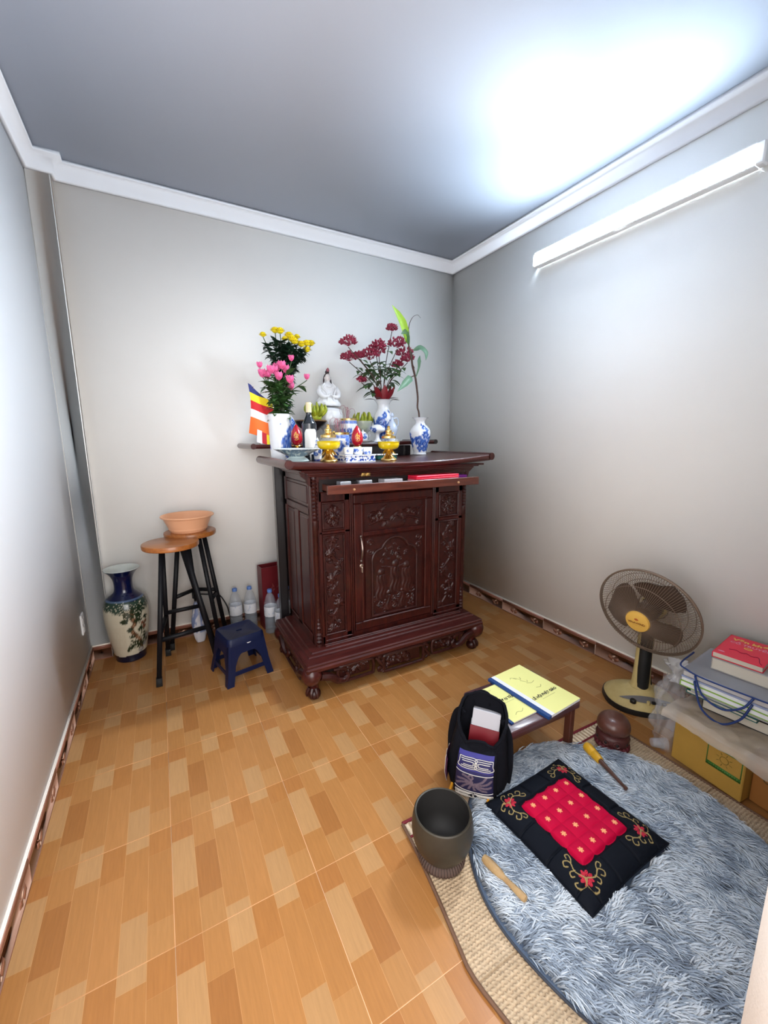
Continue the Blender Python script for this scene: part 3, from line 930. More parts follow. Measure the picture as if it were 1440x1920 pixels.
brush_vase('flower_vase', 'tall straight white vase with blue painted blossoms holding the pink roses', .688, -.335, 1)
ZV = ZL + .26
# second vase behind, holding the chrysanthemums
def bottle_vase(name, label, loc, prof, mo, bands, seed, R):
    t = thing(name, label, 'vase', loc)
    MB().lathe(dense(prof, 7), 110, fn=blue_white(0, mo, bands, seed, R)).build('vase_body', m_paint, t, world=False)
    r, z = prof[-1]
    MB().lathe([(r, z), (r * .93, z + .001), (prof[-3][0] * .86, prof[-3][1]), (.001, prof[-3][1] - .03)], 36).build('vase_lining', m_porc, t, world=False)
    return t
big = [(.045, 0), (.050, .004), (.046, .02), (.060, .07), (.072, .13), (.074, .165), (.060, .205), (.043, .235), (.042, .262), (.056, .288), (.068, .298)]
bm = [(-1.6, .09, .045, 5), (-2.3, .14, .04, 6), (-1.0, .13, .034, 5), (-1.9, .19, .022, 4), (-1.3, .215, .012, 4), (-2.6, .06, .04, 5), (-.6, .07, .035, 5), (-1.6, .03, .035, 4), (-2.1, .05, .035, 6), (.5, .12, .05, 6), (1.7, .1, .05, 6), (2.8, .12, .05, 5)]
bottle_vase('flower_vase', 'blue and white baluster vase crammed with crimson blossom stems', (1.530, .0, ZU), big, bm, [(0, .012, B1)], 2, .072)
bottle_vase('flower_vase', 'blue and white vase behind the straight one, holding the yellow chrysanthemums', (.815, .05, ZU - .002), [(a, b * .80) for a, b in big], bm, [], 3, .072)
sm = [(.038, 0), (.046, .002), (.044, .016), (.052, .045), (.067, .10), (.074, .145), (.071, .168), (.052, .195), (.036, .210), (.033, .225), (.040, .243), (.058, .254)]
smm = [(-1.6, .135, .026, 6), (-2.3, .095, .034, 5), (-.95, .10, .032, 5), (-1.6, .075, .030, 4), (-2.2, .045, .024, 4), (-1.1, .045, .022, 5), (-1.7, .185, .018, 4), (-1.4, .170, .012, 4), (-2.0, .205, .010, 3), (-1.55, .04, .020, 5), (.4, .1, .045, 6), (1.7, .1, .045, 6), (2.8, .1, .045, 5)]
zr = ztop(1.70)
bottle_vase('flower_vase', 'blue and white vase alone at the right end of the altar with a leafy branch', (1.700, -.225, zr), sm, smm, [], 4, .07)

# oil lamps
def oil_lamp(label, x, y):
    t = thing('oil_lamp', label, 'lamp', (x, y, ztop(x)), .3)
    MB().lathe(dense([(.046, 0), (.048, .006), (.044, .012), (.036, .018), (.026, .028), (.018, .040), (.016, .054), (.020, .062), (.030, .068)], 3), 24).build('pedestal', m_gold, t, world=False)
    for k in range(8):
        a = k * PI / 4
        p = MB()
        u = np.linspace(0, 1, 5); v = np.linspace(-1, 1, 5); U, Vv = np.meshgrid(u, v, indexing='ij')
        r = .018 + .026 * U; z = .062 - .020 * U - .012 * U ** 2 + .004 * Vv ** 2
        wd = .011 * np.sin(PI * np.clip(U * .85 + .12, 0, 1))
        p.grid(r * math.cos(a) - Vv * wd * math.sin(a), r * math.sin(a) + Vv * wd * math.cos(a), z, flip=True)
        p.build('lotus_petal', m_gold, t, world=False)
    MB().lathe(dense([(.030, .064), (.050, .071), (.0585, .086), (.0595, .104), (.052, .121), (.041, .128), (.037, .131)], 4), 24, wob=lambda a, s: 1 + .02 * np.cos(8 * a)).build('glass_bowl', m_glass, t, world=False)
    MB().lathe(dense([(.001, .0638), (.0303, .0640), (.0504, .0708), (.0590, .086), (.0600, .102), (.0590, .109), (.001, .1095)], 3), 24, wob=lambda a, s: 1 + .02 * np.cos(8 * a)).build('oil', m_oil, t, world=False)
    MB().lathe([(.038, .126), (.041, .128), (.041, .138), (.030, .143), (.018, .150), (.016, .160), (.019, .163), (.019, .170), (.010, .174), (.007, .188), (.010, .192), (.003, .196)], 20).build('burner_collar', m_gold, t, world=False)
    MB().tube([(.015, 0, .155), (.032, 0, .157), (.036, 0, .157)], .002, 6).ell((.038, 0, .157), (.004, .006, .006), 8, 6).build('wick_knob', m_gold, t, world=False)
    return t
oil_lamp('brass oil lamp with yellow oil beside the footed dish', .870, -.60)
oil_lamp('brass oil lamp with yellow oil right of the white cup stand', 1.240, -.59)

# offering cups on a stand
m_cupstand = m_paint
t = thing('cup_stand', 'white and blue porcelain stand with joined offering cups between the oil lamps', 'cups', (1.039, -.598, ztop(1.04)))
def blk(w, d, z0, z1, seed):
    n = 40; mb = MB()
    def face(X, Y, Z, flip, seed):
        c = np.tile(W_, (X.size, 1)); u = (X + Y).ravel() * 1.0; z = Z.ravel()
        nz = fbm(u * 150 + seed, z * 150)
        m = (nz > .50) & (z > z0 + .004) & (z < z1 - .004)
        c = mixc(c, B2, m * 1.0); c = mixc(c, B1, (nz > .58) * 1.0 * m)
        mb.grid(X, Y, Z, c, flip=flip)
    u, z = np.meshgrid(np.linspace(-w / 2, w / 2, 60), np.linspace(z0, z1, 14))
    face(u, u * 0 - d / 2, z, False, seed); face(u, u * 0 + d / 2, z, True, seed + 3)
    u, z = np.meshgrid(np.linspace(-d / 2, d / 2, 24), np.linspace(z0, z1, 14))
    face(u * 0 - w / 2, u, z, True, seed + 5); face(u * 0 + w / 2, u, z, False, seed + 7)
    mb.box(-w / 2, w / 2, -d / 2, d / 2, z1 - .0004, z1); return mb
blk(.175, .085, .0, .036, 2).build('stand', m_paint, t, world=False)
MB().box(-.092, .092, -.046, .046, .033, .0385, .002).box(-.090, .090, -.045, .045, 0, .003, .001).build('stand_rim', m_porc, t, world=False)
for k in range(3):
    c_ = MB().lathe(dense([(.020, .0385), (.024, .042), (.0265, .060), (.0275, .0775)], 4), 40, (-.053 + .0565 * k, .0, 0), fn=blue_white(0, scatter_motifs(7, .048, .066, .010, 40 + k), [(.038, .041, B2)], k, .027))
    cup = c_.build('cup', m_paint, t, world=False)
    MB().lathe([(.0275, .0775), (.0255, .0785), (.022, .050), (.001, .048)], 24, (-.053 + .0565 * k, 0, 0)).build('cup_lining', m_porc, cup, world=False)

# footed dish
t = thing('footed_dish', 'blue-green glazed footed dish at the front left corner of the altar top', 'dish', (.690, -.625, ztop(.69)))
G1 = np.array((.42, .52, .52)); G2 = np.array((.05, .12, .20))
def dishfn(A, Z):
    c = np.tile(G1, (len(A), 1)); n = fbm(A * 9, Z * 120 + 3)
    c = mixc(c, G2, ((n > .46) & (Z > .026)) * .9); return mixc(c, (.70, .76, .78), (Z > .060) * 1.0)
MB().lathe(dense([(.058, 0), (.060, .004), (.052, .012), (.040, .022), (.052, .030), (.085, .046), (.112, .060), (.115, .065)], 5), 110, fn=dishfn, wob=lambda a, s: 1 + .012 * np.cos(12 * a) * (s > .6)).build('dish_body', m_paint, t, world=False)
MB().lathe([(.115, .065), (.108, .064), (.07, .046), (.001, .036)], 48).build('dish_inside', mat('pale_glaze', (.55, .63, .64), .2, coat=.4), t, world=False)

# wine bottle
t = thing('wine_bottle', 'dark wine bottle with a blank pale label behind the footed dish', 'bottle', (.825, -.43, ztop(.82)))
m_bottle = mat('dark_bottle_glass', (.012, .016, .022), .08, coat=.6)
MB().lathe(dense([(.036, 0), (.0395, .004), (.040, .02), (.040, .185), (.038, .200), (.026, .225), (.0165, .245), (.0145, .262), (.0145, .285)], 4), 28).build('bottle_body', m_bottle, t, world=False)
MB().lathe([(.0155, .262), (.0155, .300), (.0165, .302), (.0165, .308), (.0155, .310), (.0155, .316), (.002, .317)], 20).build('capsule', mat('cream_capsule', (.70, .60, .38), .4), t, world=False)
lb = MB(); A, Z = np.meshgrid(np.linspace(-PI / 2 - 1.02, -PI / 2 + .80, 26), np.linspace(0, 1, 14))
lim = .172 - .022 * np.clip((np.abs(A + PI / 2 + .11) - .55) / .36, 0, 1) ** 2
zz = .035 + Z * (lim - .035)
lb.grid(.0408 * np.cos(A), .0408 * np.sin(A), zz)
q = lb.build('bottle_label', mat('label_paper', (.74, .73, .70), .6), t, world=False)
a = -PI / 2 - .10
MB().add([(.0412 * math.cos(a + .0040 / .0412 * math.cos(th)), .0412 * math.sin(a + .0040 / .0412 * math.cos(th)), .060 + .0040 * math.sin(th)) for th in np.linspace(0, 2 * PI, 12)[:-1]], [tuple(range(11))]).build('label_dot', m_black, q, world=False)

# incense pots
def incense_pot(label, x, y, z, r, h, seed):
    t = thing('incense_pot', label, 'incense pot', (x, y, z))
    mo = scatter_motifs(14, h * .2, h * .72, .024, seed)
    MB().lathe(dense([(r * .74, 0), (r * .80, .004), (r * .92, h * .25), (r, h * .6), (r * .98, h * .86), (r * .96, h)], 7), 100, fn=blue_white(0, mo, [(h * .84, h * .97, B2), (h * .0, h * .05, B1)], seed, r)).build('pot_body', m_paint, t, world=False)
    MB().lathe([(r * .965, h - .002), (r * 1.0, h), (r * 1.0, h + .010), (r * .93, h + .013), (r * .88, h + .006), (r * .87, h - .015)], 36).build('gilt_rim', m_gold, t, world=False)
    MB().lathe([(r * .88, h - .012), (r * .5, h - .006), (.001, h - .003)], 24).build('ash', mat('incense_ash', (.30, .26, .24), .9), t, world=False)
    return t
P1 = incense_pot('blue and white incense pot with gilt rim on the lower altar top, behind the cups', 1.034, -.355, ZL, .062, .150, 21)
P2 = incense_pot('blue and white incense pot with gilt rim on the raised console at the back', 1.255, .0, ZU, .061, .150, 22)
# a dark saucer under the front pot
m_incense = mat('incense_red', (.30, .05, .10), .7, col2=(.42, .28, .28), vscale=90)
def incense_sticks(label, x, y, z, n, seed, h):
    for k in range(n):
        g = random.Random(seed + k)
        t = thing('incense_stick', label, 'incense', (x + g.uniform(-.02, .02), y + g.uniform(-.02, .02), z), g.random() * 6.28, label.split(' in ')[0] + 's')
        hh = h * (.55 + .25 * g.random()); R = .010 + .016 * g.random()
        P = [(0, 0, -.012), (.002, 0, hh * .5), (.004, 0, hh)]
        P += [(.004 + R * (1 - math.cos(a)), .004 * math.sin(2 * a), hh + R * 1.5 * math.sin(a)) for a in np.linspace(.3, 4.2, 9)]
        MB().tube(smooth_path(P, 3), [.0016, .0016, .0012, .0012, .0010], 5).build('stick', m_incense, t, world=False)
incense_sticks('curled burnt incense stick in the front pot', 1.034, -.355, ZL + .148, 7, 50, .085)
incense_sticks('curled burnt incense stick in the raised pot', 1.255, .0, ZU + .148, 6, 80, .085)

# red egg-shaped lamps
m_redlac = mat('red_lacquer', (.42, .006, .02), .25, coat=.5)
def egg_lamp(label, x, y):
    t = thing('egg_lamp', label, 'lamp', (x, y, ztop(x)))
    MB().lathe([(.026, 0), (.027, .006), (.010, .014), (.008, .060), (.012, .068), (.028, .078), (.026, .082), (.016, .084)], 20).build('pedestal', m_gold, t, world=False)
    z0 = .084
    MB().lathe(dense([(.012, z0), (.026, z0 + .010), (.0345, z0 + .036), (.030, z0 + .068), (.016, z0 + .098), (.003, z0 + .116)], 4), 24).build('egg', m_redlac, t, world=False)
    g = MB()
    def wrap(px_, pz):   # onto the egg surface facing the viewer
        a = -PI / 2 - .28 + px_ / .034
        r = np.interp(z0 + pz, [z0 + .010, z0 + .036, z0 + .068, z0 + .098], [.026, .0345, .030, .016]) + .0008
        return (r * math.cos(a), r * math.sin(a), z0 + pz)
    for P in ([(-.014, .040), (-.004, .046), (.008, .040)], [(-.010, .056), (.004, .060), (.012, .052)], [(-.004, .034), (-.002, .05), (-.003, .070)], [(.008, .036), (.006, .05), (.010, .064)], [(-.014, .048), (-.010, .064), (.0, .074)], [(-.012, .03), (0, .027), (.012, .034)]):
        g.tube([wrap(*q) for q in smooth_path(np.array(P), 3)], .0022, 5)
    g.build('gilt_character', mat('gilt_paint', (.75, .42, .08), .4), t, world=False)
    return t
egg_lamp('red egg-shaped lamp on a gilt stem between front incense pot and right oil lamp', 1.098, -.470)
egg_lamp('red egg-shaped lamp partly hidden behind the wine bottle', .790, -.30)

# small ewer behind the left oil lamp
t = thing('wine_flask', 'small blue and white flask between the wine bottle and the left oil lamp', 'flask', (.843, -.505, ztop(.84)))
MB().lathe(dense([(.017, 0), (.019, .004), (.022, .03), (.024, .055), (.016, .080), (.009, .095), (.011, .104), (.006, .116), (.002, .126)], 5), 60, fn=blue_white(0, scatter_motifs(9, .02, .07, .012, 61), [(.085, .092, B1), (.0, .012, B1), (.106, .112, B2)], 6, .022)).build('flask_body', m_paint, t, world=False)
# green saucer stack
t = thing('green_box', 'dark green lidded box with a pale top behind the right oil lamp', 'box', (1.300, -.425, ztop(1.3)))
MB().box(-.068, .068, -.045, .045, 0, .026, .004).build('box_body', mat('teal_green', (.005, .085, .075), .4), t, world=False)
MB().box(-.072, .072, -.048, .048, .026, .033, .002).build('lid', m_porc, t, world=False)

# tea tray with pot and cup, stem cup, gourd flask: on the console
t = thing('tea_tray', 'pale saucer tray under the small teapot on the console', 'tray', (1.335, -.060, ZU))
MB().lathe([(.040, 0), (.060, .006), (.068, .013), (.066, .014), (.050, .009), (.001, .007)], 36, sx=1.0, sy=.75).build('tray_body', m_porc, t, world=False)
t = thing('teapot', 'small blue and white lidded teapot on the pale tray', 'teapot', (1.335, -.060, ZU + .008))
MB().lathe(dense([(.026, 0), (.036, .010), (.042, .030), (.036, .048), (.024, .055)], 5), 60, fn=blue_white(0, scatter_motifs(8, .015, .045, .012, 66), [], 7, .04)).build('pot_body', m_paint, t, world=False)
MB().lathe([(.024, .054), (.022, .060), (.010, .066), (.004, .068), (.006, .075), (.001, .080)], 24).build('lid', m_porc, t, world=False)
MB().tube(smooth_path([(.036, 0, .020), (.052, 0, .032), (.058, 0, .048)], 4), [.009, .006, .005], 8).build('spout', m_porc, t, world=False)
MB().tube(smooth_path([(-.034, 0, .040), (-.055, 0, .040), (-.056, 0, .022), (-.038, 0, .014)], 4), .0035, 7).build('handle', m_porc, t, world=False)
t = thing('stem_cup', 'mushroom-shaped blue and white lidded stem cup left of the crimson flower vase', 'cup', (1.425, -.105, ZU))
MB().lathe(dense([(.031, 0), (.030, .006), (.018, .022), (.014, .045), (.020, .060), (.046, .072), (.054, .088), (.048, .106), (.028, .118), (.006, .122), (.001, .122)], 5), 70, fn=blue_white(0, scatter_motifs(9, .075, .11, .014, 71), [(.0, .003, B2)], 8, .05)).build('cup_body', m_paint, t, world=False)
t = thing('gourd_flask', 'pale blue gourd-shaped flask in front of the crimson flower vase', 'flask', (1.535, -.118, ZU))
m_pale = mat('pale_blue_glaze', (.52, .60, .74), .18, coat=.5)
MB().lathe(dense([(.020, 0), (.026, .004), (.022, .016), (.026, .04), (.037, .075), (.039, .095), (.028, .125), (.012, .150), (.009, .172), (.014, .182), (.010, .196), (.001, .204)], 4), 28).build('flask_body', m_pale, t, world=False)
MB().tube(smooth_path([(.034, 0, .10), (.052, 0, .125), (.048, 0, .160), (.030, 0, .168), (.012, 0, .160)], 4), .004, 7).build('handle', m_pale, t, world=False)

# fruit: Buddha's hand citrons
m_citron = mat('citron_skin', (.42, .42, .02), .4, col2=(.20, .28, .02), vscale=22)
m_leafd = mat('citron_leaf', (.05, .09, .02), .45)
def citron(label, x, y, z, seed, s=1.0):
    t = thing('citron', label, 'fruit', (x, y, z))
    g = random.Random(seed)
    mb = MB().ell((0, 0, .028 * s), (.034 * s, .032 * s, .028 * s), 14, 9)
    for k in range(15):
        a = k * 2.4; r0 = .006 + .024 * (k / 15) ** .6; lean = .5 + r0 * 20
        p0 = np.array((r0 * math.cos(a), r0 * math.sin(a), .036)) * s
        L = (.055 + .028 * g.random()) * s
        d = np.array((math.cos(a) * .55 * r0 / .03, math.sin(a) * .55 * r0 / .03, 1.0)); d /= np.linalg.norm(d)
        p2 = p0 + d * L; p1 = (p0 + p2) / 2 + np.array((math.cos(a), math.sin(a), 0)) * .012 * s
        q = p2 - np.array((math.cos(a), math.sin(a), 0)) * .008 * s
        mb.tube(smooth_path([p0, p1, q], 3), np.array([.009, .0105, .010, .008, .003]) * s, 7)
    mb.build('fruit_body', m_citron, t, world=False, smooth=180)
    return t
t = thing('fruit_bowl', 'footed glass bowl under the right-hand citron on the console', 'bowl', (1.392, .06, ZU))
MB().lathe(dense([(.040, 0), (.042, .005), (.012, .014), (.011, .040), (.030, .060), (.060, .092), (.072, .130), (.0735, .150)], 4), 30).build('bowl_body', clear('bowl_glass', (.80, .84, .82), .42), t, world=False)
citron("yellow-green fingered citron in the footed glass bowl", 1.392, .06, ZU + .074, 5, 1.25)
t = thing('offering_tray', 'brown-rimmed dark lacquer footed tray behind the wine bottle', 'tray', (1.000, .06, ZU))
MB().lathe([(.060, 0), (.062, .008), (.045, .02), (.028, .045), (.030, .070), (.085, .110), (.108, .140)], 36).build('tray_body', m_black, t, world=False)
MB().lathe([(.108, .139), (.111, .142), (.111, .147), (.106, .149), (.102, .143), (.001, .130)], 36).build('tray_rim', mat('brown_rim', (.16, .08, .03), .4), t, world=False)
citron("yellow-green fingered citron on the dark footed tray", 1.035, .055, ZU + .131, 9, 1.28)
t = thing('small_gong', 'small round brown brass bowl at the left end of the console', 'bowl', (.727, .03, ZU - .006))
MB().lathe(dense([(.018, 0), (.030, .010), (.036, .028), (.033, .040), (.030, .042)], 4), 24).lathe([(.030, .042), (.030, .03), (.001, .008)], 20).build('bowl_body', mat('aged_brass', (.30, .17, .06), .4, metal=.7), t, world=False)

# porcelain statue of a seated robed figure on a lotus pedestal
t = thing('porcelain_statue', 'white porcelain seated goddess statue with dark topknot on a lotus base', 'statue', (1.172, .165, ZU - .001))
def blanc(z0, z1):
    pass
H = MB()
# body: robed torso, crossed legs, cloak as one continuous lofted surface
sec = [(.000, .088, .066), (.010, .094, .070), (.022, .092, .068), (.038, .080, .056), (.055, .066, .046), (.080, .058, .040), (.105, .060, .038), (.128, .064, .036), (.143, .056, .033), (.153, .034, .026), (.160, .019, .019), (.170, .017, .018)]
zs = np.array([s[0] for s in sec]); n = 48; a = np.arange(n) * 2 * PI / n
zz = np.linspace(0, .170, 60)
rx = np.interp(zz, zs, [s[1] for s in sec]); ry = np.interp(zz, zs, [s[2] for s in sec])
k1 = np.ones(5) / 5
rx[2:-2] = np.convolve(rx, k1, 'same')[2:-2]; ry[2:-2] = np.convolve(ry, k1, 'same')[2:-2]
A, Z = np.meshgrid(a, zz)
fold = 1 + .035 * np.sin(9 * A + Z * 60) * (Z < .15) + .03 * np.sin(17 * A - Z * 90) * (Z < .06)
H.grid(rx[:, None] * np.cos(A) * fold, ry[:, None] * np.sin(A) * fold, Z + .255, flip=False, closed_u=True)
# arms meeting at the lap, hands together
for s in (-1, 1):
    H.tube(smooth_path([(s * .056, -.004, .385), (s * .070, -.020, .345), (s * .052, -.045, .318), (s * .012, -.056, .322)], 5), [.018, .020, .019, .014, .009], 10)
    for k in range(4):
        H.tube([(s * .012, -.056 + .002 * k, .322 + .004 * k), (s * .002, -.062 + .002 * k, .328 + .004 * k)], .003, 5)
    H.tube(smooth_path([(s * .030, -.020, .412), (s * .050, -.030, .380), (s * .030, -.052, .345), (s * .022, -.056, .30), (s * .035, -.055, .262)], 5), [.006, .008, .006, .005, .004], 7)
H.tube([(0.026 * math.cos(t_), -.006 - .030 * abs(math.sin(t_)) - .006, .402 - .020 * math.sin(t_)) for t_ in np.linspace(0, PI, 12)], .003, 6)
H.build('robed_body', m_porc, t, world=False, smooth=60)
hd = MB()
hz = .450
hd.ell((0, -.002, hz), (.0215, .0235, .0285), 22, 16)
hd.ell((0, -.012, hz - .014), (.0150, .0135, .0150), 16, 10)
hd.tube([(0, -.024, hz + .006), (0, -.028, hz - .003), (0, -.025, hz - .005)], [.002, .0036, .002], 6)
for s in (-1, 1):
    hd.ell((s * .022, .0, hz - .004), (.003, .006, .010), 8, 6)
    hd.tube([(s * .004, -.0243, hz + .006), (s * .009, -.0245, hz + .0075), (s * .014, -.0205, hz + .006)], .0012, 5)
HD = hd.build('head', mat('porcelain_face', (.84, .80, .79), .25), t, world=False, smooth=180)
hd = MB().tube([(-.004, -.0245, hz - .012), (0, -.0262, hz - .0125), (.004, -.0245, hz - .012)], .0012, 5)
hd.build('lips', mat('rosy', (.55, .15, .15), .4), HD, world=False)
hair = MB()
Az, Zt = np.meshgrid(np.linspace(0, 2 * PI, 25)[:-1], np.linspace(.12, PI / 2, 9))
rr_ = 1 + .03 * np.sin(14 * Az)
hair.grid(.0235 * np.cos(Az) * np.cos(Zt) * rr_, .002 + .0255 * np.sin(Az) * np.cos(Zt) * rr_ + .004, hz + .004 + .029 * np.sin(Zt), closed_u=True)
hair.ell((0, .004, hz + .038), (.015, .014, .014), 14, 9).ell((0, .002, hz + .052), (.009, .009, .010), 10, 7)
for s in (-1, 1): hair.tube(smooth_path([(s * .021, .004, hz + .008), (s * .026, .006, hz - .02), (s * .030, -.002, hz - .045)], 4), [.006, .006, .003], 7)
hair.build('hair', mat('dark_hair_glaze', (.035, .018, .022), .3), t, world=False)
MB().lathe([(.006, hz + .040), (.012, hz + .046), (.008, hz + .060), (.001, hz + .068)], 8, (0, -.012, 0)).build('crown', mat('rose_glaze', (.45, .16, .20), .3), t, world=False)
ped = MB().lathe(dense([(.062, 0), (.066, .006), (.056, .02), (.044, .045), (.044, .085), (.060, .105), (.066, .112)], 4), 40)
ped.lathe(dense([(.066, .112), (.090, .135), (.098, .175), (.092, .215), (.086, .235), (.001, .258)], 4), 48, wob=lambda a, s: 1 + .05 * np.abs(np.cos(6 * a)) * (s < .75))
ped.build('lotus_pedestal', m_porc, t, world=False)
for r_, z_, n_, hh in ((.088, .120, 12, .07), (.078, .165, 12, .06)):
    for k in range(n_):
        a = (k + (.5 if z_ > .15 else 0)) * 2 * PI / n_
        U, V_ = np.meshgrid(np.linspace(0, 1, 6), np.linspace(-1, 1, 5), indexing='ij')
        wd = .024 * np.sin(PI * np.clip(.15 + .8 * U, 0, 1)) ** .7
        r = r_ + .012 * np.sin(PI * U * .8) - .006 * V_ ** 2
        MB().grid(r * math.cos(a) - V_ * wd * math.sin(a), r * math.sin(a) + V_ * wd * math.cos(a), z_ + hh * U).build('lotus_petal', m_porc, t, world=False)

# the flag
t = thing('flag', 'small striped flag in blue, yellow, red, white and orange on a stick', 'flag', (.632, -.060, ZU - .010))
MB().tube([(0, 0, 0), (-.008, 0, .10), (-.022, 0, .345)], .0022, 6).build('stick', mat('flag_stick', (.30, .18, .08), .6), t, world=False)
cols = [((-.030, .335), (.060, .275), srgb(20, 30, 95)), None]
bands = [(1.0, .80, (.012, .018, .14)), (.80, .61, (.85, .66, .01)), (.61, .41, (.55, .008, .012)), (.41, .22, (.80, .77, .76)), (.22, -.18, (.86, .16, .02))]
def flag_pt(u, v):
    """u across, v up; hanging cloth with soft folds"""
    x = -.056 + .155 * u * (1 - .25 * v) + .012 * math.sin(v * 3)
    z = .115 + .225 * v - .055 * u * (1 - .2 * v) + (.02 * v)
    y = -.006 - .012 * math.sin(u * 7 + v * 2) - .008 * u
    return (x, y, z)
fl = MB()
mats_f = []
for k, (v1, v0, c) in enumerate(bands):
    U, V_ = np.meshgrid(np.linspace(0, 1 if k else .75, 14), np.linspace(v0, v1, 6))
    G = np.array([[flag_pt(u * ((1 - .8 * max(0, (v - .80) / .20)) if v > .8 else 1), v) for u, v in zip(ur, vr)] for ur, vr in zip(U, V_)])
    fl.grid(G[..., 0], G[..., 1], G[..., 2], c)
# the fly edge repeats the colours in small blocks along the bottom
for k, c in enumerate(((.80, .74, .76), (.50, .01, .02), (.86, .68, .02), (.02, .02, .12))):
    U, V_ = np.meshgrid(np.linspace(.26 + .19 * k, .26 + .19 * (k + 1), 4), np.linspace(-.34 + .02 * k, -.03 - .02 * k, 5))
    G = np.array([[np.array(flag_pt(u, v)) + (0, -.004, 0) for u, v in zip(ur, vr)] for ur, vr in zip(U, V_)])
    fl.grid(G[..., 0], G[..., 1], G[..., 2], c)
fl.build('flag_cloth', mat('flag_fabric', (1, 1, 1), .7, attr=True), t, world=False)

# ---------------------------------------------------------------- flowers
m_stem = mat('green_stem', (.04, .075, .02), .5)
m_leaf = mat('green_leaf', (.050, .120, .032), .45, var=.3, vscale=30)
m_leaf2 = mat('dark_leaf', (.012, .038, .018), .5, var=.3, vscale=30)
m_yel = mat('yellow_petal', (.85, .66, .01), .55, var=.12, vscale=60)
m_pink = mat('pink_petal', (.78, .14, .34), .5, var=.25, vscale=40)
m_crim = mat('crimson_blossom', (.22, .008, .030), .5, col2=(.45, .05, .11), vscale=120)
m_brownstem = mat('brown_stem', (.07, .035, .025), .6)
def leaf_mesh(mb, p, d, up, L, w, curl=.2, n=6):
    """pointed leaf blade from p along d"""
    p = np.array(p, float); d = np.array(d, float); d /= np.linalg.norm(d)
    u = np.array(up, float); sd = np.cross(d, u); sd /= max(np.linalg.norm(sd), 1e-6); nn = np.cross(sd, d)
    t = np.linspace(0, 1, n); half = w * np.sin(PI * t ** .85) ** .9; half[0] = w * .08; half[-1] = 0.0005
    c = p + d * L * t[:, None] - nn * (curl * L * t[:, None] ** 2)
    V = np.concatenate([c - sd * half[:, None] + nn * (half[:, None] * .25), c, c + sd * half[:, None] + nn * (half[:, None] * .25)])
    F = []
    for i in range(n - 1):
        F += [(i, n + i, n + i + 1, i + 1), (n + i, 2 * n + i, 2 * n + i + 1, n + i + 1)]
    mb.add(V, F); return mb
def stem_path(b, h, bow=.03):
    b = np.array(b, float); h = np.array(h, float)
    side = np.array([h[0] - b[0], h[1] - b[1], 0]); m = b * .5 + h * .5 - side * .22 + np.array([0, 0, bow])
    return smooth_path([b, m, h], 7)
def bloom_layers(mb, c, R, rows, n, cup):
    for q in range(rows):
        f = 1 - q / rows
        for k in range(n):
            a = (k + .5 * q) * 2 * PI / n
            el = cup + (PI / 2 - cup) * (q / rows) * .9
            d = (math.cos(a) * math.cos(el), math.sin(a) * math.cos(el), math.sin(el))
            leaf_mesh(mb, c, d, (-math.cos(a) * math.sin(el), -math.sin(a) * math.sin(el), math.cos(el)), R * (.75 + .25 * f), R * .17, -.12, 4)
ORD = ['leftmost', 'second', 'third', 'fourth', 'fifth', 'sixth', 'seventh', 'eighth', 'ninth', 'tenth', 'eleventh', 'twelfth', 'thirteenth']
def nth(k, n):
    return 'leftmost' if k == 0 else 'rightmost' if k == n - 1 else ORD[k] + ' from left'
MUM = [(.705, .024, 1.987), (.789, .054, 2.028), (.815, .037, 2.024), (.85, .06, 1.985), (.879, .063, 2.011), (.879, .007, 1.98), (.895, .001, 1.963), (.937, .084, 2.012), (.946, .026, 1.956), (.981, .023, 1.965), (1.025, .07, 1.978), (.987, .047, 1.931)]
MUM.sort()
for k, h in enumerate(MUM):
    g = random.Random(k)
    t = thing('chrysanthemum', 'yellow chrysanthemum above the pink roses, ' + nth(k, len(MUM)), 'flower', (.815 + g.uniform(-.02, .02), .05 + g.uniform(-.02, .02), ZU + .20), 0, 'yellow chrysanthemums')
    b = np.array(wloc(t)); P = stem_path(b, np.array(h) - (0, 0, .012))
    MB().tube(P, .0028, 5).build('stem', m_stem, t)
    lf = MB()
    for q in range(26):
        s = .34 + .60 * q / 26; p = P[int(s * (len(P) - 1))]
        a = q * 2.4 + g.random()
        for w in (-.4, 0, .4):
            leaf_mesh(lf, p, (math.cos(a + w), math.sin(a + w), g.uniform(-.25, 1.1)), (0, 0, 1), (.058 if w == 0 else .042) * (1.1 - .2 * g.random()), .0150, .30, 4)
    lf.build('leaves', m_leaf2, t, kind='stuff')
    R = (.037 if k not in (0, 3, 7) else .029)
    fm = MB(); bloom_layers(fm, np.array(h) - (0, 0, .008), R, 5, 15, .22); fm.ell(np.array(h) + (0, 0, .004), (R * .62, R * .62, R * .52), 10, 7)
    fm.build('flower_head', m_yel, t)
ROSE = [(.601, -.306, 1.748), (.605, -.342, 1.699), (.634, -.326, 1.697), (.643, -.375, 1.716), (.675, -.327, 1.722), (.697, -.303, 1.743), (.713, -.338, 1.75), (.741, -.316, 1.734), (.772, -.323, 1.795), (.742, -.384, 1.671), (.764, -.314, 1.644), (.855, -.331, 1.700), (.688, -.36, 1.688)]
ROSE.sort()
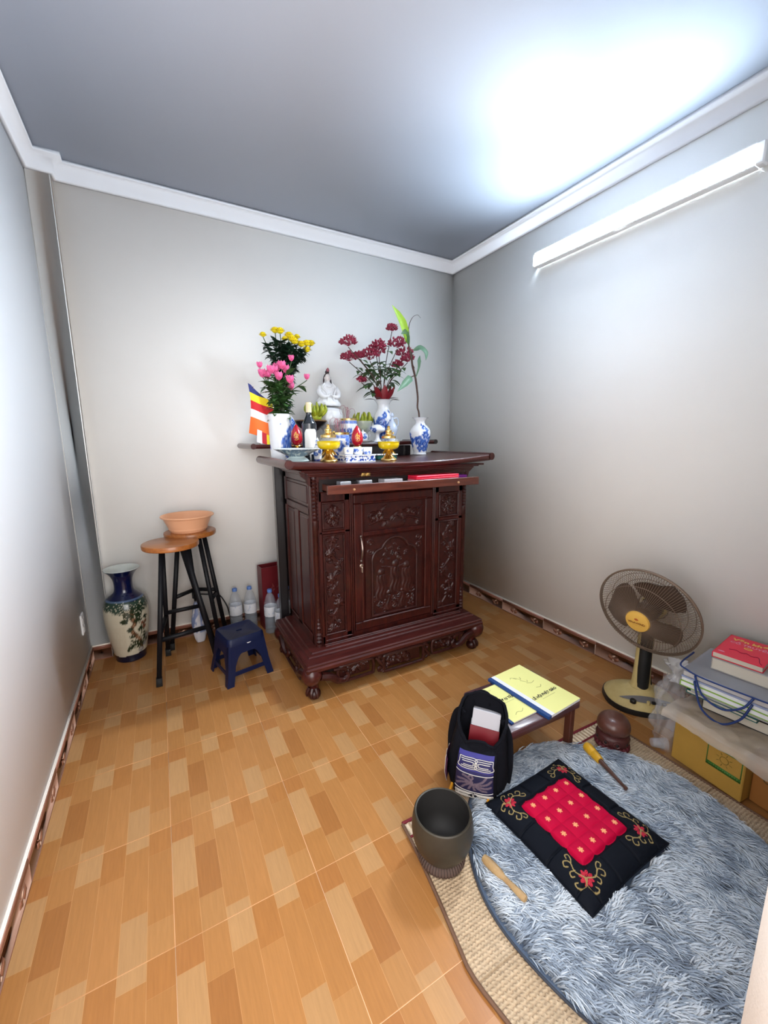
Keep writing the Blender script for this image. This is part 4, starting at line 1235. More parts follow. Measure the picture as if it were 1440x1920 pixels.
for k, h in enumerate(ROSE):
    g = random.Random(100 + k)
    t = thing('rose', 'pink rose in the straight white vase, ' + nth(k, len(ROSE)), 'flower', (.688 + g.uniform(-.025, .025), -.335 + g.uniform(-.025, .025), ZV - .03), 0, 'pink roses')
    b = np.array(wloc(t)); P = stem_path(b, np.array(h) - (0, 0, .014), .02)
    MB().tube(P, .0026, 5).build('stem', m_stem, t)
    for q in range(13):
        s = .12 + .74 * q / 13; p = P[int(s * (len(P) - 1))]; a = q * 2.4 + 6 * g.random()
        lf = MB(); leaf_mesh(lf, p, (math.cos(a), math.sin(a), g.uniform(-.2, .9)), (0, 0, 1), .058 + .024 * g.random(), .0205, .35, 6)
        lf.build('leaf', m_leaf, t)
    bud = h[2] > 1.78 or h[0] > .84 or h[0] < .604
    R = .017 if bud else .024
    fm = MB(); d = np.array(h)
    for row, (n, el, rr) in enumerate(((5, .75, 1.0), (5, 1.0, .9), (4, 1.2, .75), (3, 1.4, .6))):
        for q in range(n):
            a = (q + .5 * row) * 2 * PI / n
            dd = (math.cos(a) * math.cos(el), math.sin(a) * math.cos(el), math.sin(el))
            leaf_mesh(fm, d - (0, 0, R * .7), dd, (-math.cos(a) * math.sin(el), -math.sin(a) * math.sin(el), math.cos(el)), R * 1.9 * rr + .004, R * .68, -.30, 6)
    fm.ell(d, (R * .45, R * .45, R * .7), 8, 6)
    fm.build('flower_head', m_pink, t)
RED = [(1.239, -.056, 1.983, .040), (1.289, .044, 1.91, .042), (1.344, -.003, 1.918, .026), (1.44, .026, 1.931, .050), (1.502, .045, 1.969, .052), (1.509, .026, 2.002, .042), (1.632, .051, 2.139, .028), (1.64, -.013, 2.022, .045), (1.732, .036, 1.977, .045), (1.729, -.007, 1.929, .036), (1.678, .052, 1.89, .030), (1.381, .045, 1.765, .024)]
RED.sort()
for k, h in enumerate(RED):
    g = random.Random(200 + k); R = h[3] * 1.2; h = np.array(h[:3])
    t = thing('crimson_blossom', 'crimson blossom branch in the blue baluster vase, ' + nth(k, len(RED)), 'flower', (1.530 + g.uniform(-.02, .02), g.uniform(-.02, .02), ZU + .27), 0, 'crimson blossom branches')
    b = np.array(wloc(t)); P = stem_path(b, h - (0, 0, R * .6), .0)
    MB().tube(P, .0030, 5).build('stem', m_brownstem, t)
    fm = MB()
    for q in range(70):
        d = np.array([g.gauss(0, 1), g.gauss(0, 1), abs(g.gauss(0, 1)) * .8 - .15]); d /= np.linalg.norm(d)
        e = h + d * R * (.75 + .45 * g.random()) * (1, 1, .75)
        if q % 2: fm.tube([h - (0, 0, R * .5), e], .0008, 3, cap=False)
        fm.ell(e, .0056 + .0040 * g.random(), 6, 4)
        for w in range(3):
            a = w * 2.1 + q; leaf_mesh(fm, e, (d[0] + .6 * math.cos(a), d[1] + .6 * math.sin(a), d[2] + .3), (0, 0, 1), .0130, .0042, .1, 3)
    fm.build('flower_head', m_crim, t)
    for q in range(6):
        s = .50 + .4 * g.random(); p = P[int(s * (len(P) - 1))]; a = g.random() * 6.28
        lf = MB(); leaf_mesh(lf, p, (math.cos(a), math.sin(a), .1), (0, 0, 1), .085, .019, .5, 6); lf.build('leaf', m_leaf, t)
# large red protea-like petals at the vase mouth
t = thing('red_petal_flower', 'large dark red open flower at the mouth of the crimson blossom vase', 'flower', (1.530, 0, ZU + .286))
m_rpet = mat('dark_red_petal', (.20, .008, .016), .45, var=.3, vscale=25)
for k in range(9):
    a = k * 2 * PI / 9 + .2; el = .85 if k % 2 else 1.15
    dd = (math.cos(a) * math.cos(el), math.sin(a) * math.cos(el), math.sin(el))
    lf = MB(); leaf_mesh(lf, (.040 * math.cos(a), .040 * math.sin(a), .004), dd, (-math.cos(a) * math.sin(el), -math.sin(a) * math.sin(el), math.cos(el)), .110, .026, -.12, 7); lf.build('petal', m_rpet, t, world=False)
for k in range(5):
    a = k * 2 * PI / 5 - 1.2
    lf = MB(); leaf_mesh(lf, (.055 * math.cos(a), .055 * math.sin(a), .016), (math.cos(a), math.sin(a), .10), (0, 0, 1), .085, .016, .1, 6); lf.build('petal', mat('dark_sepal', (.06, .01, .012), .5), t, world=False)
# leafy branch
t = thing('leafy_branch', 'single tall branch with bright and dark green leaves in the right-end vase', 'branch', (1.700, -.225, zr + .23))
m_bright = mat('bright_leaf', (.26, .42, .03), .4, var=.2, vscale=12)
m_grey_leaf = mat('grey_green_leaf', (.10, .20, .12), .45, var=.2, vscale=14)
br = MB()
yb_ = -.225
S = [(1.695, yb_, zr + .10), (1.690, yb_, 1.52), (1.676, yb_, 1.57), (1.677, yb_, 1.642), (1.664, yb_ + .01, 1.764), (1.638, yb_ + .01, 1.848), (1.632, yb_ + .015, 1.933)]
br.tube(smooth_path(S, 5), [.0065, .006, .0065, .0075, .0065], 8)
br.tube(smooth_path([(1.645, yb_, 1.826), (1.621, yb_ - .01, 1.860), (1.604, yb_ - .015, 1.927), (1.591, yb_ - .015, 1.976), (1.582, yb_ - .02, 2.02)], 4), [.005, .005, .0035], 7)
br.tube(smooth_path([(1.588, yb_ - .02, 1.99), (1.603, yb_, 2.088), (1.636, yb_ + .01, 2.148), (1.682, yb_ + .02, 2.174), (1.708, yb_ + .02, 2.157)], 5), [.004, .0025, .0012, .0008], 6)
br.tube(smooth_path([(1.666, yb_, 1.745), (1.645, yb_, 1.775), (1.625, yb_, 1.768)], 4), .003, 6)
br.build('stem', m_brownstem, t)
def blade(P, ws, m, tilt=(0, -1, .25)):
    """broad leaf along a path"""
    P = smooth_path(np.array(P, float), 5); T_, _, _ = frames(P); n = len(P)
    sd = np.cross(T_, np.array(tilt)); sd /= np.linalg.norm(sd, axis=1, keepdims=True)
    w = np.interp(np.linspace(0, 1, n), np.linspace(0, 1, len(ws)), ws)[:, None]
    nn = np.cross(sd, T_)
    G = np.stack([P - sd * w + nn * w * .35, P - sd * w * .5 + nn * w * .1, P, P + sd * w * .5 + nn * w * .1, P + sd * w + nn * w * .35], 1)
    mb = MB().grid(G[..., 0], G[..., 1], G[..., 2]); mb.build('leaf', m, t)
blade([(1.578, yb_ - .01, 1.985), (1.545, yb_ - .03, 2.060), (1.497, yb_ - .05, 2.114), (1.428, yb_ - .08, 2.172)], [.008, .028, .034, .024, .001], m_bright)
blade([(1.587, yb_ - .01, 1.976), (1.574, yb_, 2.074), (1.556, yb_ + .02, 2.150)], [.007, .022, .018, .001], m_bright)
blade([(1.595, yb_ - .01, 1.960), (1.566, yb_ - .04, 2.010), (1.529, yb_ - .07, 2.026), (1.488, yb_ - .09, 2.008)], [.006, .019, .020, .002], m_leaf)
blade([(1.637, yb_, 1.940), (1.672, yb_ - .03, 1.950), (1.702, yb_ - .05, 1.920), (1.706, yb_ - .05, 1.872)], [.004, .024, .022, .001], m_grey_leaf, (.2, -1, .4))
blade([(1.660, yb_, 1.770), (1.668, yb_ - .02, 1.825), (1.664, yb_ - .03, 1.870), (1.672, yb_ - .03, 1.905)], [.003, .008, .015, .001], m_grey_leaf)
blade([(1.625, yb_, 1.768), (1.590, yb_ - .03, 1.750), (1.546, yb_ - .04, 1.715), (1.484, yb_ - .05, 1.660)], [.004, .024, .022, .001], m_grey_leaf, (.2, -1, .5))
# ---------------------------------------------------------------- left corner
# large floor vase, painted with a pine and rocks
t = thing('floor_vase', 'tall floor vase with cobalt neck and painted pine tree in the back left corner', 'vase', (-.183, .228, 0))
def vasefn(A, Z):
    cream = np.array(srgb(196, 188, 166)); blue = np.array((.003, .006, .042)); green = np.array((.030, .055, .040)); leaf = np.array((.016, .030, .014)); brown = np.array((.10, .045, .022))
    c = np.tile(cream, (len(A), 1)).astype(float)
    u = A + 1.25   # painting centre faces the room
    n = fbm(A * 14 + 5, Z * 60); n2 = fbm(A * 40 + 2, Z * 150, 2)
    c = mixc(c, (.42, .33, .24), ((u < -.4) & (Z < .25)) * n * .35)
    c = mixc(c, green, np.clip((Z - (.345 + .05 * (n - .5) - .02 * np.cos(u))) / .015, 0, 1) * (n2 > .28))
    S = np.stack([u * .115, Z], -1)
    trunk = seg_dist(S[:, 0], S[:, 1], smooth_path(np.array([(.0, .345), (-.006, .30), (.008, .26), (-.012, .22), (.010, .175), (.035, .14), (.05, .09)]), 4))
    c = mixc(c, brown, (.013 + .008 * (n - .5) - trunk) / .003); c = mixc(c, (.36, .20, .11), ((.0045 - trunk) / .002) * (n2 > .4))
    for (x, z, r) in ((-.022, .310, .030), (.030, .315, .036), (-.040, .282, .024), (.028, .270, .026), (-.010, .345, .045), (.05, .345, .04), (-.018, .225, .020), (.045, .21, .026), (-.010, .175, .018), (.062, .165, .03), (.0, .125, .034), (.035, .105, .036), (-.024, .10, .024), (.07, .12, .03), (-.038, .085, .016), (.075, .28, .02), (.062, .24, .018)):
        d = np.hypot(S[:, 0] - x, (S[:, 1] - z) * 1.15)
        c = mixc(c, leaf, ((r * (.55 + .75 * n) - d) / .003) * (n2 > .36))
    for (x, z, r) in ((.052, .248, .012), (.075, .252, .012), (.065, .222, .014)):
        d = np.hypot(S[:, 0] - x, S[:, 1] - z); c = mixc(c, (.16, .055, .03), (r * (.8 + .4 * n) - d) / .002)
    for (x, z) in ((.09, .145), (.08, .10), (.045, .07)):
        d = np.hypot(S[:, 0] - x, (S[:, 1] - z) * 1.4); c = mixc(c, (.20, .19, .20), ((.026 * (.6 + .7 * n) - d) / .003) * (n2 > .45))
    c = mixc(c, blue, (Z > .398 + .004 * np.cos(3 * A)) * 1.0); c = mixc(c, (.10, .16, .28), (np.abs(Z - .401) < .0035) * .7)
    c = mixc(c, (.003, .006, .022), (Z < .048 + .004 * np.cos(2 * A + 1)) * 1.0)
    return c
vp = dense([(.080, 0), (.084, .006), (.086, .03), (.096, .085), (.112, .18), (.121, .27), (.122, .325), (.117, .365), (.104, .395), (.076, .420), (.056, .440), (.050, .470), (.053, .515), (.068, .550), (.092, .578), (.097, .583)], 9)
MB().lathe(vp, 150, fn=vasefn).build('vase_body', m_paint, t, world=False)
MB().lathe([(.097, .583), (.095, .586), (.088, .580), (.064, .556), (.048, .52), (.044, .45), (.001, .42)], 40).build('vase_lining', mat('pale_lining', (.55, .58, .54), .3, coat=.3), t, world=False)

# bar stools
m_seat = mat('stool_wood', srgb(150, 84, 36), .32, col2=srgb(178, 110, 52), vscale=7, stretch=(1, 9, 9), coat=.3)
m_seat2 = mat('stool_wood_dark', srgb(146, 84, 36), .35, col2=srgb(172, 106, 50), vscale=7, stretch=(9, 1, 9), coat=.2)
m_iron = mat('black_steel', (.006, .006, .008), .5, spec=.3)
m_rubber = mat('black_rubber', (.015, .015, .015), .8)
def bar_stool(label, c, zt, tops, feet, rungs, ms):
    t = thing('bar_stool', label, 'stool', (c[0], c[1], 0))
    MB().lathe([(.146, zt - .030), (.150, zt - .026), (.1515, zt - .008), (.149, zt - .002), (.145, zt), (.001, zt)], 48, (c[0], c[1], 0)).build('seat', ms, t)
    P = []
    for (a, b), (x, y) in zip(tops, feet):
        p = np.array((a, b, zt - .03)); q = np.array((x, y, .018)); P.append((p, q))
        l = MB().bar(p, q, .026).build('leg', m_iron, t, smooth=0)
        f = MB().bar(p + (q - p) * .962, q - (0, 0, .018), .031); f.build('rubber_foot', m_rubber, l, smooth=0)
    for (i, j, z) in rungs:
        g = lambda k: P[k][0] + (P[k][1] - P[k][0]) * ((P[k][0][2] - z) / (P[k][0][2] - P[k][1][2]))
        MB().bar(g(i), g(j), .020).build('rung', m_iron, t, smooth=0)
    MB().bar(P[0][0] + (0, 0, -.008), P[2][0] + (0, 0, -.008), .022, .012).bar(P[1][0] + (0, 0, -.008), P[3][0] + (0, 0, -.008), .022, .012).build('seat_brace', m_iron, t, smooth=0)
    return t
bar_stool('front bar stool with round orange wooden seat and black steel legs, nothing on it', (.095, -.04), .775,
          [(.045, -.105), (.165, -.085), (.150, .035), (.050, .020)], [(-.031, -.222), (.285, -.150), (.290, .150), (.022, .129)],
          [(0, 1, .25), (1, 2, .30), (2, 3, .30), (3, 0, .28)], m_seat)
bar_stool('rear bar stool carrying the orange plastic basin', (.213, .165), .790,
          [(.140, .140), (.255, .112), (.290, .190), (.195, .235)], [(.045, .195), (.330, .062), (.385, .205), (.230, .300)],
          [(1, 2, .34), (2, 3, .36), (3, 0, .36)], m_seat2)
t = thing('plastic_basin', 'translucent orange plastic basin on the rear bar stool', 'basin', (.205, .165, .790))
m_basin = mat('orange_plastic', srgb(234, 176, 136), .4, spec=.3)
MB().lathe(dense([(.098, 0), (.104, .004), (.120, .040), (.140, .086), (.146, .092)], 4), 48).lathe([(.146, .092), (.154, .094), (.156, .099), (.152, .103), (.145, .100)], 48).build('basin_body', m_basin, t, world=False)
MB().lathe(dense([(.145, .100), (.137, .086), (.117, .040), (.100, .006), (.001, .004)], 4), 48).build('basin_inside', m_basin, t, world=False)

# blue plastic stool
t = thing('plastic_stool', 'low navy blue plastic stool in front of the water bottles', 'stool', (.402, -.285, 0), .22)
m_navy = mat('navy_plastic', (.0025, .0070, .040), .45, spec=.35)
hs, hf, H_ = .100, .130, .262
sp = lambda z: hf + (hs - hf) * z / H_
seat = MB()
def rsq(h, r, n=6):
    P = []
    for cx_, cy_, a0 in ((1, 1, 0), (-1, 1, PI / 2), (-1, -1, PI), (1, -1, 1.5 * PI)):
        for k in range(n): a = a0 + PI / 2 * k / (n - 1); P.append((cx_ * (h - r) + r * math.cos(a), cy_ * (h - r) + r * math.sin(a)))
    return P
o1 = rsq(hs, .022); rings = [(hs + .010, .026, H_ - .040), (hs + .006, .024, H_ - .008), (hs, .022, H_), (hs - .012, .016, H_ - .001), (hs - .016, .014, H_ - .004)]
V = []; F = []
for (h, r, z) in rings: V += [(x, y, z) for x, y in rsq(h, r)]
n = 24
for i in range(len(rings) - 1):
    for k in range(n): F.append((i * n + k, i * n + (k + 1) % n, (i + 1) * n + (k + 1) % n, (i + 1) * n + k))
# centre panel with an oval finger hole
hole = [(.022 * math.cos(a), .010 * math.sin(a), H_ - .004) for a in [math.atan2(y, x) for x, y in rsq(.05, .01)]]
b0 = len(V); V += hole; V += [(x * .95, y * .95, H_ - .020) for x, y, _ in hole]
i = len(rings) - 1
for k in range(n):
    F.append((i * n + k, i * n + (k + 1) % n, b0 + (k + 1) % n, b0 + k)); F.append((b0 + k, b0 + (k + 1) % n, b0 + n + (k + 1) % n, b0 + n + k))
seat.add(V, F)
for s in range(4):   # apron under the seat edge, arched
    c_, s_ = math.cos(s * PI / 2), math.sin(s * PI / 2)
    U, Zg = np.meshgrid(np.linspace(-1, 1, 21), np.linspace(0, 1, 5))
    low = .060 + .075 * np.clip((np.abs(U) - .35) / .45, 0, 1) ** 2
    zz = H_ - .03 - Zg * low
    hh = np.array(sp(zz)); X = U * hh * .86; Y = -hh - .003
    seat.grid(c_ * X - s_ * Y, s_ * X + c_ * Y, zz)
    seat.grid(c_ * X - s_ * (Y + .004), s_ * X + c_ * (Y + .004), zz, flip=True)
seat.build('seat', m_navy, t, world=False)
for (sx, sy) in ((-1, -1), (1, -1), (1, 1), (-1, 1)):
    mb = MB(); V = []
    for z in (H_ - .02, .10, .012, 0):
        h = sp(z) + (.006 if z < .02 else 0); w = .048 - .010 * (1 - z / H_)
        for (a, b) in ((0, 0), (w, 0), (w, .005), (.005, .005), (.005, w), (0, w)):
            V.append((sx * (h - a), sy * (h - b), z))
    F = []
    for i in range(3):
        for k in range(6):
            q = (i * 6 + k, i * 6 + (k + 1) % 6, (i + 1) * 6 + (k + 1) % 6, (i + 1) * 6 + k); F.append(q if sx * sy < 0 else q[::-1])
    F.append((18, 19, 20, 21, 22, 23)); mb.add(V, F).build('leg', m_navy, t, world=False, smooth=30)
hz_ = sp(.055)
for s in range(4):
    c_, s_ = math.cos(s * PI / 2), math.sin(s * PI / 2); R = [[c_, -s_, 0], [s_, c_, 0], [0, 0, 1]]
    MB().box(-hz_ + .035, hz_ - .035, -hz_ + .001, -hz_ + .007, .050, .076, .002, R=R, o=(0, 0, 0)).build('stretcher', m_navy, t, world=False)
st = MB().prism([(-.016, .000), (-.008, -.006), (.006, -.004), (.018, .002), (.020, .010), (.012, .006), (.006, .010), (.000, .004), (-.010, .007)], -sp(.225) - .0045, -sp(.225) - .002, 'y')
st.V = [v + np.array((.012, 0, .222)) for v in st.V]
st.build('sticker', m_white, t, world=False)

# dark red carton tube and water bottles
t = thing('red_box', 'tall open dark red cardboard box beside the altar cabinet', 'box', (.712, .240, 0), .10)
m_rbox = mat('dark_red_card', (.115, .006, .010), .4, var=.1, vscale=9)
w_, d_, h_, th = .150, .100, .462, .006
for (x0, x1, y0, y1) in ((-w_ / 2, w_ / 2, -d_ / 2, -d_ / 2 + th), (-w_ / 2, w_ / 2, d_ / 2 - th, d_ / 2), (-w_ / 2, -w_ / 2 + th, -d_ / 2 + th, d_ / 2 - th), (w_ / 2 - th, w_ / 2, -d_ / 2 + th, d_ / 2 - th)):
    MB().box(x0, x1, y0, y1, 0, h_, .001).build('side_wall', m_rbox, t, world=False)
MB().box(-w_ / 2 + th, w_ / 2 - th, -d_ / 2 + th, d_ / 2 - th, .001, .006).build('bottom', m_rbox, t, world=False)
em = MB()
for k, (x, z, L, a) in enumerate(((-.01, .300, .03, 1.2), (.008, .305, .035, 1.9), (-.004, .282, .022, .6), (.014, .285, .022, 2.4), (.002, .270, .018, 1.57), (.030, .300, .022, 1.0))):
    em.tube([(x, -d_ / 2 - .0006, z), (x + L * .5 * math.cos(a) + .004, -d_ / 2 - .0006, z + L * .5 * math.sin(a)), (x + L * math.cos(a), -d_ / 2 - .0006, z + L * math.sin(a))], .0012, 4)
em.build('printed_sprig', mat('pale_red_print', (.30, .08, .07), .5), t, world=False)

m_pet = clear('clear_plastic', (.55, .60, .68), .20, .05)
m_water = clear('water', (.30, .36, .40), .30, .02)
m_cap = mat('blue_cap', (.10, .20, .50), .4)
m_lab = mat('bottle_paper', (.72, .73, .76), .5, col2=(.45, .50, .62), vscale=55, ramp=(.55, .70))
def water_bottle(label, x, y, rz, src=[None]):
    if src[0] is None:
        t = thing('water_bottle', label, 'bottle', (x, y, 0), rz, 'water bottles beside the cabinet')
        pf = dense([(.038, 0), (.043, .006), (.0435, .05), (.041, .058), (.0435, .066), (.0435, .10), (.041, .108), (.0435, .116), (.0435, .200), (.040, .225), (.028, .268), (.016, .288), (.0145, .300)], 3)
        MB().lathe(pf, 28, wob=lambda a, s: 1 + .012 * np.cos(10 * a) * (s < .3)).build('bottle_body', m_pet, t, world=False)
        MB().lathe([(.001, .002), (.041, .006), (.041, .150), (.001, .151)], 24).build('water', m_water, t, world=False)
        MB().lathe([(.0440, .128), (.0440, .198)], 28).build('bottle_label', m_lab, t, world=False)
        MB().lathe([(.0165, .298), (.0165, .316), (.0150, .319), (.001, .319)], 20).build('cap', m_cap, t, world=False)
        src[0] = t; return t
    c_ = copy_tree(src[0]); c_.location = (x, y, 0); c_.rotation_euler = (0, 0, rz); c_['label'] = label
    return c_
water_bottle('leftmost capped water bottle against the back wall', .467, .272, .3)
water_bottle('capped water bottle touching the left side of the red box', .566, .262, 1.4)
water_bottle('capped water bottle in front of the dark red box', .680, .132, 2.1)
water_bottle('frontmost water bottle tucked against the altar cabinet base', .724, .008, .8)
water_bottle('water bottle hidden behind the frontmost one, under the black console', .800, .130, 3.0)
t = thing('power_cord', 'thin black cord curving down the back wall to the floor behind the navy stool', 'cord', (.33, .325, 0))
MB().tube(smooth_path([(.235, .335, .300), (.300, .336, .284), (.324, .335, .2785), (.372, .334, .265), (.413, .332, .184), (.427, .330, .120), (.440, .318, .045), (.470, .190, .006), (.530, .150, .005), (.60, .205, .005)], 8), .0042, 7).build('cord', m_rubber, t)
MB().box(.196, .240, .322, .351, .275, .325, .004).build('plug', m_rubber, t)
# crumpled white and blue plastic pack on the floor behind the stools
t = thing('plastic_pack', 'crumpled white and blue plastic pack on the floor behind the bar stools', 'pack', (.222, .225, 0), .3)
A, Z = np.meshgrid(np.linspace(0, 2 * PI, 40)[:-1], np.linspace(0, 1, 26))
rr = .050 * np.sin(PI * np.clip(.12 + .80 * Z, 0, 1)) ** .6 * (1 + .25 * (fbm(np.cos(A) * 2 + 5, np.sin(A) * 2 + Z * 5) - .5))
cc = np.where((fbm(np.cos(A) * 2.4 + 9, np.sin(A) * 2.4 + Z * 4) > .52)[..., None] & (Z > .25)[..., None], np.array((.20, .26, .45)), np.array((.62, .62, .66)))
MB().grid(rr * np.cos(A), rr * .7 * np.sin(A), .003 + Z * .285, cc, closed_u=True).build('pack_body', mat('printed_film', (1, 1, 1), .25, attr=True, coat=.4), t, world=False)

# ---------------------------------------------------------------- the fan
FX, FY = 2.165, -1.603
fan = thing('table_fan', 'old cream table fan with brown blades standing by the right wall', 'fan', (FX, FY, 0), math.radians(185))
m_cream = mat('aged_cream_plastic', srgb(206, 186, 128), .5, col2=srgb(184, 160, 102), vscale=7)
m_fblack = mat('fan_black', (.012, .012, .012), .45)
m_wire = mat('grille_wire', srgb(120, 100, 84), .5, metal=.2)
m_blade = mat('fan_blade', srgb(76, 60, 50), .5, spec=.3)
m_badge = mat('fan_badge', srgb(226, 178, 84), .35)
def ov(rx, ry, n=40, p=2.4):
    a = np.arange(n) * 2 * PI / n; c, s = np.cos(a), np.sin(a)
    return np.stack([rx * np.sign(c) * np.abs(c) ** (2 / p), ry * np.sign(s) * np.abs(s) ** (2 / p)], -1)
FB = math.radians(42)            # the base points more into the room than the swivelled head
def frot(V):
    V = np.asarray(V, float); c_, s_ = math.cos(FB), math.sin(FB)
    return np.stack([c_ * V[:, 0] - s_ * V[:, 1], s_ * V[:, 0] + c_ * V[:, 1], V[:, 2]], -1)
def loft(rings, name, m, parent):
    mb = MB(); n = len(rings[0][0]); V = []; F = []
    for P, z in rings: V += [(x, y, z) for x, y in P]
    V = frot(V)
    for i in range(len(rings) - 1):
        for k in range(n): F.append((i * n + k, i * n + (k + 1) % n, (i + 1) * n + (k + 1) % n, (i + 1) * n + k))
    F.append(tuple(range(n))[::-1]); F.append(tuple((len(rings) - 1) * n + k for k in range(n)))
    return mb.add(V, F).build(name, m, parent, world=False)
# base: x local = forward (away from the wall)
loft([(ov(.140, .166), 0), (ov(.143, .169), .006), (ov(.141, .166), .028)], 'base_skirt', m_fblack, fan)
loft([(ov(.137, .162), .028), (ov(.134, .159), .036), (ov(.112, .135), .052), (ov(.080, .098), .066), (ov(.058, .062), .076), (ov(.048, .05), .088)], 'base', m_cream, fan)
# control strip and buttons on the sloping front
cs = MB()
U, V_ = np.meshgrid(np.linspace(-1, 1, 24), np.linspace(-1, 1, 6))
lens = .020 * np.cos(U * PI / 2) ** .8
X = .098 + V_ * lens + .018 * (1 - U ** 2) - .028; Y = U * .118 
Zs = .0655 - .33 * (np.hypot(X, Y * .82) - .080) + .003
cs.grid(X, Y, np.clip(Zs, .040, .072), flip=True); cs.V = [frot(v) for v in cs.V]
cs.build('control_strip', mat('control_grey', (.16, .15, .15), .4), fan, world=False)
for (y, m_, r) in ((-.062, m_fblack, .014), (.005, m_cream, .008)):
    x = .090 + .016 * (1 - (y / .118) ** 2); z = float(.0655 - .33 * (math.hypot(x, y * .82) - .080))
    b_ = MB().lathe([(r, z - .004), (r, z + .010), (r * .8, z + .013), (.001, z + .013)], 16, (x, y, 0)); b_.V = [frot(v) for v in b_.V]; b_.build('button', m_, fan, world=False)
for k in range(3):
    y = .030 + .024 * k; x = .090 + .014 * (1 - (y / .118) ** 2); z = float(.0655 - .33 * (math.hypot(x, y * .82) - .080))
    b_ = MB().box(x - .008, x + .008, y - .009, y + .009, z, z + .010, .002); b_.V = [frot(v) for v in b_.V]; b_.build('button', m_fblack, fan, world=False)
# column
loft([(ov(.050, .052, 28, 2), .080), (ov(.040, .043, 28, 2), .100), (ov(.034, .038, 28, 2), .20), (ov(.031, .034, 28, 2), .430), (ov(.028, .030, 28, 2), .445)], 'column', m_cream, fan)
loft([(ov(.038, .036, 28, 2) + (.006, 0), .092), (ov(.036, .034, 28, 2) + (.004, 0), .20), (ov(.0325, .031, 28, 2) + (.004, 0), .405), (ov(.028, .026, 28, 2) + (.003, 0), .425)], 'column_cover', m_fblack, fan)
# head frame: n = forward axis tilted down
tilt = math.radians(15)
fw = np.array((math.cos(tilt), 0, -math.sin(tilt))); upv = np.array((math.sin(tilt), 0, math.cos(tilt))); rt = np.array((0, 1.0, 0))
gc = np.array((.112, .037, .535))      # grille centre, local
def H_pt(f, r, u): return gc + fw * f + rt * r + upv * u
def circ(R, f, n=72): return np.array([H_pt(f, R * math.cos(a), R * math.sin(a)) for a in np.arange(n) * 2 * PI / n])
RG = .222
def fan_lathe(prof, name, m, parent, n=32):
    mb = MB().lathe(prof, n)
    mb.V = [np.array([H_pt(v[2], v[0], v[1]) for v in q]) for q in mb.V]
    return mb.build(name, m, parent, world=False)
fan_lathe([(.020, -.185), (.050, -.175), (.060, -.150), (.060, -.075), (.050, -.055)], 'motor_housing', m_cream, fan)
MB().tube([np.array((.0, 0, .40)), np.array((-.002, .005, .455)), H_pt(-.125, .005, -.045)], [.030, .030, .034], 14).build('neck', m_cream, fan, world=False)
# blades
hub = fan_lathe([(.046, -.045), (.048, -.02), (.046, .012), (.036, .030), (.001, .034)], 'blade_hub', m_blade, fan)
BA = [math.radians(58), math.radians(178), math.radians(-62)]
for b in BA:
    S_, Tn = np.meshgrid(np.linspace(0, 1, 18), np.linspace(-1, 1, 15), indexing='ij')
    r = .040 + .142 * S_
    half = (.30 + .46 * np.clip(S_ * 2.2, 0, 1) ** .7) * np.clip((1 - S_) * 4.5, 0.02, 1) ** .5
    a = b + Tn * half * 1.12 - .30 * S_ * 0 + .16 * (S_ - .3)
    f = -.012 + .030 * Tn * (.3 + .7 * S_) * 1.0
    G = gc + fw * f[..., None] + rt * (r * np.cos(a))[..., None] + upv * (r * np.sin(a))[..., None]
    mb = MB().grid(G[..., 0], G[..., 1], G[..., 2])
    mb.build('blade', m_blade, fan, world=False, smooth=180)
# grilles
def grille(name, prof, nw, rings):
    mb = MB()
    for k in range(nw):
        a = k * 2 * PI / nw
        mb.tube([H_pt(f, r * math.cos(a), r * math.sin(a)) for (r, f) in prof], .0010, 4, cap=False)
    for (R, f, w) in rings: mb.tube(circ(R, f), w, 6, closed=True)
    return mb.build(name, m_wire, fan, world=False)
grille('front_grille', smooth_path(np.array([(.052, .090), (.100, .083), (.160, .062), (.205, .030), (RG, .003)]), 3), 120, [(RG, .003, .0048), (.165, .0605, .0016), (.056, .088, .002)])
grille('rear_grille', smooth_path(np.array([(.060, -.058), (.120, -.054), (.180, -.042), (.212, -.022), (RG - .002, -.003)]), 3), 96, [(RG - .002, -.005, .004), (.150, -.049, .0014), (.185, -.040, .0014), (.065, -.058, .002)])
bd = fan_lathe([(.053, .086), (.0535, .092), (.050, .099), (.040, .1015), (.001, .103)], 'badge', m_badge, fan, 40)
m_btext = mat('badge_print', srgb(120, 58, 24), .5)
tx = MB()
# small emblem and two illegible worn lines of lettering, as in the photograph
def T_on(f, r, u): return H_pt(f, r, u)
put_text(tx, 'VINAWIND', .0145, T_on(.1035, 0, -.004), rt, upv, bold=.0004)
put_text(tx, '——— ——', .008, T_on(.1035, .004, -.015), rt, upv)
tx.build('badge_lettering', m_btext, bd, world=False, smooth=0)
em = MB(); em.add([H_pt(.1037, .009 * math.cos(a), .016 + .0055 * math.sin(a)) for a in np.arange(14) * 2 * PI / 14], [tuple(range(14))])
em.build('badge_emblem', mat('badge_red', srgb(186, 92, 50), .5), bd, world=False, smooth=0)
MB().tube([H_pt(-.175, 0, .0), H_pt(-.20, .0, -.03), (-.06, .01, .42), (-.07, .0, .20), (-.10, .02, .02)], .003, 6).build('cable', m_fblack, fan, world=False)

